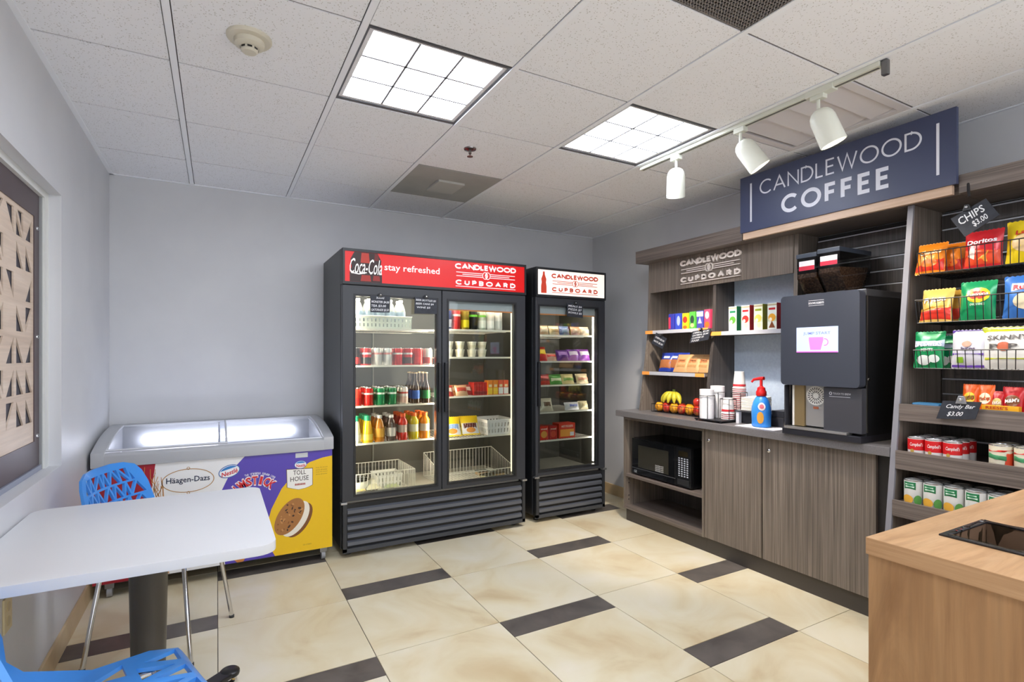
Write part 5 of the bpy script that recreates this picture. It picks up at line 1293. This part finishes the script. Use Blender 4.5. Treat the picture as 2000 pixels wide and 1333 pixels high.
cupstack('tall upside-down stack of paper cups with red stripes', 3.10, 2.370, 17, .030, .041, .115, .0125, PAP, True, True)
# napkin caddy
nc = thing('napkin_caddy', 'black counter caddy topped with a stack of white napkins', 'napkin holder', (3.08, 2.19, CT))
obj('caddy_box', G().box(3.0, 2.085, CT, 3.16, 2.285, CT + .075), mat('333338', .4), nc, bev=.004)
obj('support', G().box(2.965, 2.27, CT, 2.99, 2.292, CT + .085), mat('dcdce2', .4), nc)
tag(obj('condiment_tray', G().box(3.0, 1.985, CT, 3.2, 2.075, CT + .06).box(3.01, 1.99, CT + .06, 3.19, 2.07, CT + .10), mat('2f2f34', .45), bev=.003), 'dark condiment tray between the napkins and the coffee machine', 'tray')
for k in range(9):
    o_ = obj('napkin', G().box(-.085, -.06, 0, .085, .06, .0085), mat('e4dfd4' if k % 2 else 'efeae0', .8), nc, bev=.002)
    o_.location = Vector((3.07, 2.22, CT + .086 + k * .0095)); o_.rotation_euler = (0, -.0, .18 + .02 * (k % 3))
obj('napkin_shelf', G().box(2.96, 2.14, CT + .0765, 3.17, 2.30, CT + .0845), mat('3a3a3f', .4), nc)
# creamer bottle on a napkin
cb = onZ(1493, 832, CT)
cbx, cby = 2.93, 2.085
tag(obj('paper_napkin', G().box(2.845, 1.94, CT, 3.0, 2.21, CT + .0015), mat('e6e4ea', .8)), 'flat white paper napkin under the creamer bottle', 'napkin')
t = thing('creamer_bottle', 'blue creamer bottle with a red pump', 'bottle', (cbx, cby, CT + .002))
M0 = Matrix.Translation((cbx, cby, CT + .002)) @ Matrix.Diagonal((.8, 1, 1, 1))
BLU = surf('creamer_blue', [(.3, '1f6fd0'), (.6, '3f98e8'), (.8, '6ab8f2')], 6, .3)
obj('bottle', G().lathe([(.050, 0), (.058, .006), (.057, .03), (.060, .09), (.058, .12), (.048, .155), (.034, .18), (.024, .19), (.024, .20)], 28, M0), BLU, t, smooth=50)
def cyl(R0_, a0): return lambda a, b: tuple(M0 @ Vector((R0_(b) * -math.cos((a) / .058 + a0), R0_(b) * -math.sin((a) / .058 + a0) , b)))
def rb(b): return (.0595 if b < .125 else .0595 - (b - .125) * .36) + .0012
for poly, c_, nm in ((oval(0.012, .128, .022, .024, 18), 'efe2e2', 'round label'), (oval(.004, .060, .020, .036, 18), 'd89a3a', 'cookie picture'), (oval(.012, .128, .014, .014, 12), 'd86a78', 'pink mark')):
    v, tr = plate(poly, (), .008); obj('print', G().sheet(v, tr, lambda a, b, e=(.0006 if c_ == 'd86a78' else 0): cyl(lambda q: rb(q) + e, .35)(a, b)), mat(c_, .4), t)
pm = obj('pump_collar', G().lathe([(.028, .19), (.030, .195), (.030, .215), (.024, .225), (.022, .24), (.012, .246), (.009, .25)], 20, Matrix.Translation((cbx, cby, CT + .002))), RED, t, smooth=40)
obj('pump_stem', G().tube([(cbx, cby, CT + .245), (cbx, cby, CT + .295)], .0085, 10), RED, t, smooth=50)
obj('pump_spout', G().tube([(cbx, cby - .018, CT + .300), (cbx, cby + .01, CT + .298), (cbx - .01, cby + .045, CT + .290), (cbx - .014, cby + .056, CT + .274)], [.011, .0105, .008, .0065], 10), RED, t, smooth=50)
# ================================================================== SLATWALL AND SNACK DISPLAY
SLX = 3.262
STRIP = mat('d2d4da', .4)
def slatwall(name, label, y0, y1, z0, z1, m_):
    t = thing(name, label, 'slat panel', (SLX + .01, (y0 + y1) / 2, z0))
    obj('backing', G().box(SLX + .008, y0, z0, 3.288, y1, z1), mat('232122', .7), t)
    n = int((z1 - z0) / .0762)
    for k in range(n):
        z = z0 + k * .0762
        obj('slat', G().box(SLX - .006, y0, z, SLX + .008, y1, z + .066), m_, t, bev=.001)
        obj('metal_insert', G().box(SLX + .001, y0, z + .068, SLX + .008, y1, z + .0745), STRIP, t)
    return t
slatwall('slat_panel', 'dark slatted wall panel behind the coffee machine', 1.326, 1.934, CT + .004, 2.05, LAMD)
DY0, DY1 = .18, 1.322
slatwall('slat_panel', 'dark slatted wall panel behind the snack baskets', DY0 + .02, 1.296, .52, 2.05, LAMD)
t = thing('snack_display', 'tall grey wood snack display with sloping side panel', 'shelf unit', (3.05, .75, 0)); DSP = t
def df(z): return 2.70 + (z / 2.055) * .28
SP = [(2.70, 0), (3.285, 0), (3.285, 2.055), (df(2.055), 2.055)]
obj('side_panel', G().prism(SP, 'Y', 1.30, 1.322), LAMV, t)
obj('side_edge', G().prism([(2.698, 0), (2.712, 0), (df(2.055) + .012, 2.055), (df(2.055) - .002, 2.055)], 'Y', 1.2992, 1.3228), mat('86858c', .45), t)
obj('side_panel', G().prism(SP, 'Y', DY0 - .015, DY0 + .02), LAMV, t)
obj('cornice', G().box(2.95, DY0 - .015, 2.056, 3.285, 1.11, 2.14), LAMH, t, bev=.002)
obj('cornice', G().box(2.972, 1.11, 2.056, 3.285, 1.346, 2.14), LAMH, t)
DECK = {}
for k, (zb, zt_, xf, deck) in enumerate(((1.012, 1.092, 2.838, 1.035), (.787, .874, 2.805, .838), (.57, .645, 2.776, .634), (.30, .37, 2.74, .33))):
    s_ = obj('shelf_board', G().box(xf + .014, DY0 + .022, deck - .018, SLX - .008, 1.296, deck), LAMH, t)
    obj('shelf_lip', G().box(xf, DY0 + .022, zb, xf + .016, 1.298, zt_), LAMH, s_, bev=.001); DECK[k] = (deck, xf)
BW = mat('131316', .35)
def row_basket(lab, z0, z1, xf):
    wire_basket('wire_basket', lab, 'basket', (xf + .045, DY0 + .06, z0, SLX - .036, 1.245, z1), BW, .0018, .027, flare=.022)
ROW = [(1.700, 1.80, 2.862), (1.470, 1.578, 2.845), (1.258, 1.345, 2.828)]
for (z0, z1, xf), lab in zip(ROW, ('black wire basket with orange and red chip bags, highest on the display', 'black wire basket with corn chip bags, middle of the three', 'black wire basket with mint and popcorn bags, lowest of the three')): row_basket(lab, z0, z1, xf)
def on_row(r, u, dx=.0): xf = ROW[r][2] + .075 + dx; return (xf, onX(u, 600, xf).y, ROW[r][0] + .006)
RZ = -PI / 2
def chips(lab, r, u, size, col, prints, texts, dx=0., tilt=-.2, rz=0.): snack_bag(lab, 'chip bag', on_row(r, u, dx), RZ + rz, size, col, prints, texts, 'snack bags in the display baskets', tilt=(tilt, 0))
cheet = [([(-.48, .06), (.48, .06), (.48, .45), (-.48, .22)], 'd8341e'), (EL(.0, .3, .3, .12), 'ee7a2a')]
chips('orange cheese puff bag with red lower half, in front', 0, 1815, (.118, .150, .05), 'ee8a1e', cheet, [('Cheetos', .02, .66, .7, .16, 'f6e8c0', .12)], tilt=-.3)
chips('orange cheese puff bag tucked behind another orange bag', 0, 1858, (.10, .14, .05), 'ec8420', cheet, [], dx=.06)
chips('red tortilla chip bag', 0, 1919, (.135, .165, .055), 'c8202a', [([(-.46, .06), (.46, .06), (.46, .42), (-.46, .5)], 'dc4a26'), ([(-.1, .2), (.15, .12), (.2, .42)], 'f0a03a'), ([(-.36, .3), (-.18, .2), (-.16, .5), (-.3, .52)], 'f0d8cc')], [('Doritos', 0, .68, .76, .13, 'f4f4f8', .05)], tilt=-.15)
chips('yellow potato chip bag', 0, 2010, (.15, .18, .06), 'f0d21c', [(EL(0, .45, .36, .22), 'e8c890')], [("Lay's", 0, .7, .5, .14, 'd02a22', .1)], tilt=-.12)
fr_ = [([(-.48, .05), (.48, .05), (.48, .42), (-.48, .3)], 'd83420'), ([(-.48, .32), (.48, .44), (.48, .5), (-.48, .38)], 'e8a02c')]
chips('tan and red corn chip bag, in front', 1, 1826, (.125, .160, .05), 'e6bc62', fr_, [('Fritos', -.02, .64, .66, .16, 'f2f0f6', .1)], tilt=-.28)
chips('tan and red corn chip bag tucked behind another corn chip bag', 1, 1862, (.10, .15, .05), 'd0a040', fr_, [], dx=.06)
chips('green onion ring snack bag', 1, 1908, (.128, .172, .055), '12935a', [(EL(.05, .62, .34, .2), 'e8c82a'), (EL(.05, .62, .26, .11), 'd83a2a')], [('Funyuns', .05, .63, .56, .1, 'f4f0e4', .08), ('ONION RINGS', .05, .38, .4, .06, 'd4ecd8', .02)], tilt=-.14)
chips('blue ridged potato chip bag', 1, 2004, (.15, .178, .06), '3a74c4', [(R4(-.3, .62, .5, .82), 'd8e0ee'), (EL(.05, .38, .3, .2), 'e6d8b8')], [('Ruffles', .05, .72, .6, .13, 'd0303a', .05)], tilt=-.14)
ls = [([(-.5, .55), (.5, .58), (.5, .78), (-.5, .75)], 'b9c8dc'), (EL(-.12, .2, .24, .14), 'e6ece8'), (EL(.22, .24, .18, .11), 'dfe8e4')]
chips('green mint candy bag in front', 2, 1813, (.12, .168, .045), '128a50', ls, [('LIFE SAVERS', 0, .64, .86, .12, 'f6f6fa', .03), ('MINTS', 0, .48, .4, .08, 'dcece2', .02)], tilt=-.14)
chips('green mint candy bag tucked behind another mint bag', 2, 1850, (.09, .15, .04), '159058', ls, [], dx=.05)
chips('white snack bag with purple trim', 2, 1891, (.125, .170, .055), 'dcdae2', [(R4(-.5, .93, .5, 1.0), '6a44a8'), (R4(-.46, .33, .46, .39), '6f48b0'), (R4(-.3, .13, -.1, .28), '8ab82a'), (EL(.0, .62, .14, .08), 'd8a088'), (R4(-.46, .02, .46, .08), '6a44a8')], [('bites', .05, .5, .4, .08, '5a4a6a', 0)], tilt=-.12)
chips('white and lime popcorn bag', 2, 1970, (.185, .178, .06), 'e8e6e0', [(R4(-.5, .86, .5, 1.0), 'c8d02a'), (EL(-.06, .52, .13, .11), 'c86a4a'), (R4(-.42, .2, .42, .26), 'c2c83a')], [('SKINNY', .0, .74, .72, .12, '5a5654', .03), ('P  P', -.06, .52, .5, .13, '5a5654', .0)], tilt=-.12)
# candy shelf
dk, xf = DECK[0]
for k, (u, w_, h_, c_, p_, tx, tc, nm) in enumerate(((1893, .058, .155, 'e05a14', 'e8c02a', "REESE'S", '3a2410', 'orange peanut butter candy pack'), (1923, .058, .155, 'e4601a', 'efe2c0', "Pieces", 'b04a14', 'orange candy pack with a white picture'), (1947, .045, .13, 'b01c26', 'c8b870', 'KitKat', 'f0e8e4', 'dark red wafer bar pack'), (1977, .072, .15, 'b81c22', '7a4a2a', "M&M's", 'eeeae8', 'red chocolate candy pack'), (2018, .072, .15, 'c0242a', 'e8cc4a', 'candy', 'f0e4d8', 'red and yellow candy pack'))):
    x_ = xf + .07; p = onX(u, 790, x_)
    snack_bag(nm + ' on the candy shelf', 'candy pack', (x_, p.y, dk + .003), RZ, (w_, h_, .03), c_, [(EL(.0, .62, .36, .16), p_)], [(tx, 0, .62, .62, .11, tc, .2)], 'candy packs on the shelf', tilt=(-.15, 0), name='candy_pack')
x_ = xf + .024; ya_, yb_ = onX(1917, 798, x_).y, onX(1990, 798, x_).y
t2 = thing('candy_tray', 'yellow and red cardboard candy tray front', 'box', (x_ + .02, (ya_ + yb_) / 2, dk))
obj('tray', G().box(x_, yb_, dk, x_ + .03, ya_, dk + .075), mat('e8a81c', .5), t2, bev=.001)
g = text(G(), "REESE'S", -(ya_ + yb_) / 2 - .01, dk + .066, abs(ya_ - yb_) * .6, .012, planeX(x_ - .0008), .02); obj('lettering', g, mat('b8321a', .5), t2)
tag(obj('pencil_case', G().box(xf + .03, 1.15, dk + .0, xf + .10, 1.26, dk + .065), mat('2f6a92', .5), bev=.008), 'flat blue packet lying beside the candy card', 'packet')
# tins
def tin(lab, x, y, z, r, h, lower, upper, grp, tx=None, tcol='f6f0ee', extra=None):
    body = cached(('tb', r, h), lambda: lat([(r - .001, 0), (r, .003), (r, h - .004), (r - .002, h - .002)], 20)); lid = cached(('tl', r, h), lambda: lat([(r + .0008, h - .004), (r + .0008, h), (r - .003, h), (r - .004, h - .003), (0, h - .003)], 20))
    up = cached(('tu', r, h), lambda: mesh(G().lathe([(r + .0007, h * .44), (r + .0007, h - .007)], 20, cap=False), 0, 40))
    parts = [('body', body, mat(lower, .4)), ('lid', lid, mat('c9c9cb', .25, .9))]
    if upper: parts.append(('label_band', up, mat(upper, .4)))
    def cm(e): return lambda a, b: (-(r + e) * math.cos(a / r), -(r + e) * math.sin(a / r), b)
    if tx: parts.append(('lettering', cached(('tt', tx, r), lambda: mesh(text(G(), tx, 0.004, h * .68, r * 1.5, h * .2, cm(.0014), .01, .25))), mat(tcol, .5)))
    for i, (poly, c_) in enumerate(extra or ()):
        def mk(poly=poly, i=i):
            v, tr = plate([(a * r, b * h) for a, b in poly], (), r * .2); return mesh(G().sheet(v, tr, cm(.0010 + .0008 * i)), 0, 60)
        parts.append(('print', cached(('te', r, tuple(poly), i), mk), mat(c_, .45)))
    stamp('food_tin', lab, 'tin', parts, (x, y, z), 0.25, grp)
dk, xf = DECK[1]; rown = ['in front', 'in the middle row', 'at the back']
for r_ in range(3):
    for k in range(3):
        tin('red and white soup tin %s of the block of nine' % rown[r_], xf + .055 + r_ * .069, 1.235 - k * .0685, dk, .0335, .102, 'ece8e6', 'd0181e', 'red and white soup tins', "Campbell's", extra=[(EL(-.35, .40, .22, .09), 'b89a4a')])
for k in range(4):
    tin('taller soup tin with cream and red label', xf + .06 + .08 * (k // 2), .935 - (k % 2) * .08, dk, .038, .112, 'e4dcc4', None, 'cream and red soup tins', None, extra=[([(-1.2, .72), (1.5, .78), (1.5, .86), (-1.2, .8)], 'c8281e'), ([(.3, .1), (1.5, .1), (1.5, .75), (.5, .7)], 'd0401e'), ([(-1.1, .5), (.5, .44), (.5, .6), (-1.1, .68)], '3f8a5a')])
dk, xf = DECK[2]
for r_ in range(2):
    for k in range(5):
        tin('vegetable tin with green square label ' + ('in front' if r_ == 0 else 'in the back row'), xf + .058 + r_ * .078, 1.235 - k * .0765, dk, .037, .112, 'e2e2de', None, 'vegetable tins with green labels', None, extra=[(R4(-.95, .62, .35, .92), '1f7a4a'), (R4(-.75, .80, .12, .85), 'cfe8d6'), (R4(-.7, .70, .2, .76), 'cfe8d6'), (EL(-.45, .22, .55, .18), 'e0a83a'), (EL(.55, .22, .4, .2), '5a9a4a')])
# price cards on the display
cX = 2.835
chalk_card('tilted chalk card reading chips three dollars', xq(2.86, (1885, 463), (1953, 420), (1926, 388), (1857, 428)), mX(2.86), [('CHIPS', .47, .68, .72, .34), ('$3.00', .56, .26, .42, .30)], .016)
obj('hook', G().tube([(2.86, onX(1893, 385, 2.86).y, onX(1893, 385, 2.86).z), (2.90, onX(1891, 372, 2.90).y, onX(1891, 368, 2.90).z + .02), (2.955, onX(1890, 372, 2.95).y, 2.056)], .005, 6), mat('1b1b1d', .3), [o for o in bpy.data.objects if o.name.startswith('price_card')][-1])
chalk_card('chalk card reading candy bar clipped to the candy shelf', xq(2.828, (1829, 818), (1905, 820), (1918, 786), (1842, 783)), mX(2.828), [('Candy Bar', .52, .68, .74, .28), ('$3.00', .45, .28, .4, .28)], .020, clipm=ALU)

# ================================================================== OAK ISLAND WITH BIN OPENING
ix0, ix1, iy0, iy1, izt = 1.320, 2.42, -.25, .670, .90
t = thing('oak_island', 'light oak waste island with a rectangular bin opening', 'counter', ((ix0 + ix1) / 2, (iy0 + iy1) / 2, 0))
hx0, hx1, hy0, hy1 = 1.492, 1.695, .20, .583
v, tr = plate([(ix0, iy0), (ix1, iy0), (ix1, iy1), (ix0, iy1)], [[(hx0, hy0), (hx1, hy0), (hx1, hy1), (hx0, hy1)]])
obj('top', G().sheet(v, tr, lambda a, b: (a, b, izt), lambda a, b: (a, b, izt - .038)), OAKT, t)
for bx in ((ix0 - .0015, iy0, ix0, iy1), (ix0, iy1, ix1, iy1 + .0015), (ix1, iy0, ix1 + .0015, iy1), (ix0, iy0 - .0015, ix1, iy0)): obj('edge_band', G().box(bx[0], bx[1], izt - .038, bx[2], bx[3], izt - .0003), OAKE, t)
for bx in ((ix0 + .003, iy0 + .003, ix0 + .021, iy1 - .003), (ix1 - .021, iy0 + .003, ix1 - .003, iy1 - .003), (ix0 + .021, iy1 - .021, ix1 - .021, iy1 - .003), (ix0 + .021, iy0 + .003, ix1 - .021, iy0 + .021)):
    obj('side_panel', G().box(bx[0], bx[1], 0, bx[2], bx[3], izt - .0382), OAKS, t)
v, tr = plate([(hx0 - .012, hy0 - .012), (hx1 + .012, hy0 - .012), (hx1 + .012, hy1 + .012), (hx0 - .012, hy1 + .012)], [[(hx0 + .004, hy0 + .004), (hx1 - .004, hy0 + .004), (hx1 - .004, hy1 - .004), (hx0 + .004, hy1 - .004)]])
obj('opening_rim', G().sheet(v, tr, lambda a, b: (a, b, izt + .004), lambda a, b: (a, b, izt)), mat('1e1e22', .25), t, bev=.001)
obj('opening_sleeve', G().sheet(*(lambda q: (q[0], q[1]))(plate([(hx0 - .004, hy0 - .004), (hx1 + .004, hy0 - .004), (hx1 + .004, hy1 + .004), (hx0 - .004, hy1 + .004)], [[(hx0 + .002, hy0 + .002), (hx1 - .002, hy0 + .002), (hx1 - .002, hy1 - .002), (hx0 + .002, hy1 - .002)]])), lambda a, b: (a, b, izt + .002), lambda a, b: (a, b, izt - .09)), mat('6a5240', .35), t)
lg = G(); rg = random.Random(6)
ring_ = []
for i in range(60):
    s_ = i / 60 * 4; k = int(s_); f_ = s_ - k
    c4 = [(hx0, hy0), (hx1, hy0), (hx1, hy1), (hx0, hy1)]
    ring_.append((c4[k][0] + (c4[(k + 1) % 4][0] - c4[k][0]) * f_, c4[k][1] + (c4[(k + 1) % 4][1] - c4[k][1]) * f_))
vs = []
for zz, jj in ((izt + .0055, .003), (izt + .007, .006), (izt - .02, .004), (izt - .35, .02)):
    for (a, b) in ring_:
        vs.append((a + rg.uniform(-jj, jj), b + rg.uniform(-jj, jj), zz + rg.uniform(-.001, .001)))
n = 60
lg.add(vs, [(r_ * n + i, r_ * n + (i + 1) % n, (r_ + 1) * n + (i + 1) % n, (r_ + 1) * n + i) for r_ in range(3) for i in range(n)])
bin_ = thing('waste_bin', 'dark waste bin under the island opening with a plastic liner', 'bin', ((hx0 + hx1) / 2, (hy0 + hy1) / 2, 0))
obj('liner', lg, CLEARP, bin_, smooth=25)
obj('tub', G().box(hx0 - .03, hy0 - .03, 0, hx1 + .03, hy1 + .03, .02).box(hx0 - .03, hy0 - .03, .02, hx0 - .02, hy1 + .03, .62).box(hx1 + .02, hy0 - .03, .02, hx1 + .03, hy1 + .03, .62).box(hx0 - .02, hy0 - .03, .02, hx1 + .02, hy0 - .02, .62).box(hx0 - .02, hy1 + .02, .02, hx1 + .02, hy1 + .03, .62), mat('1b1b1d', .5), bin_)
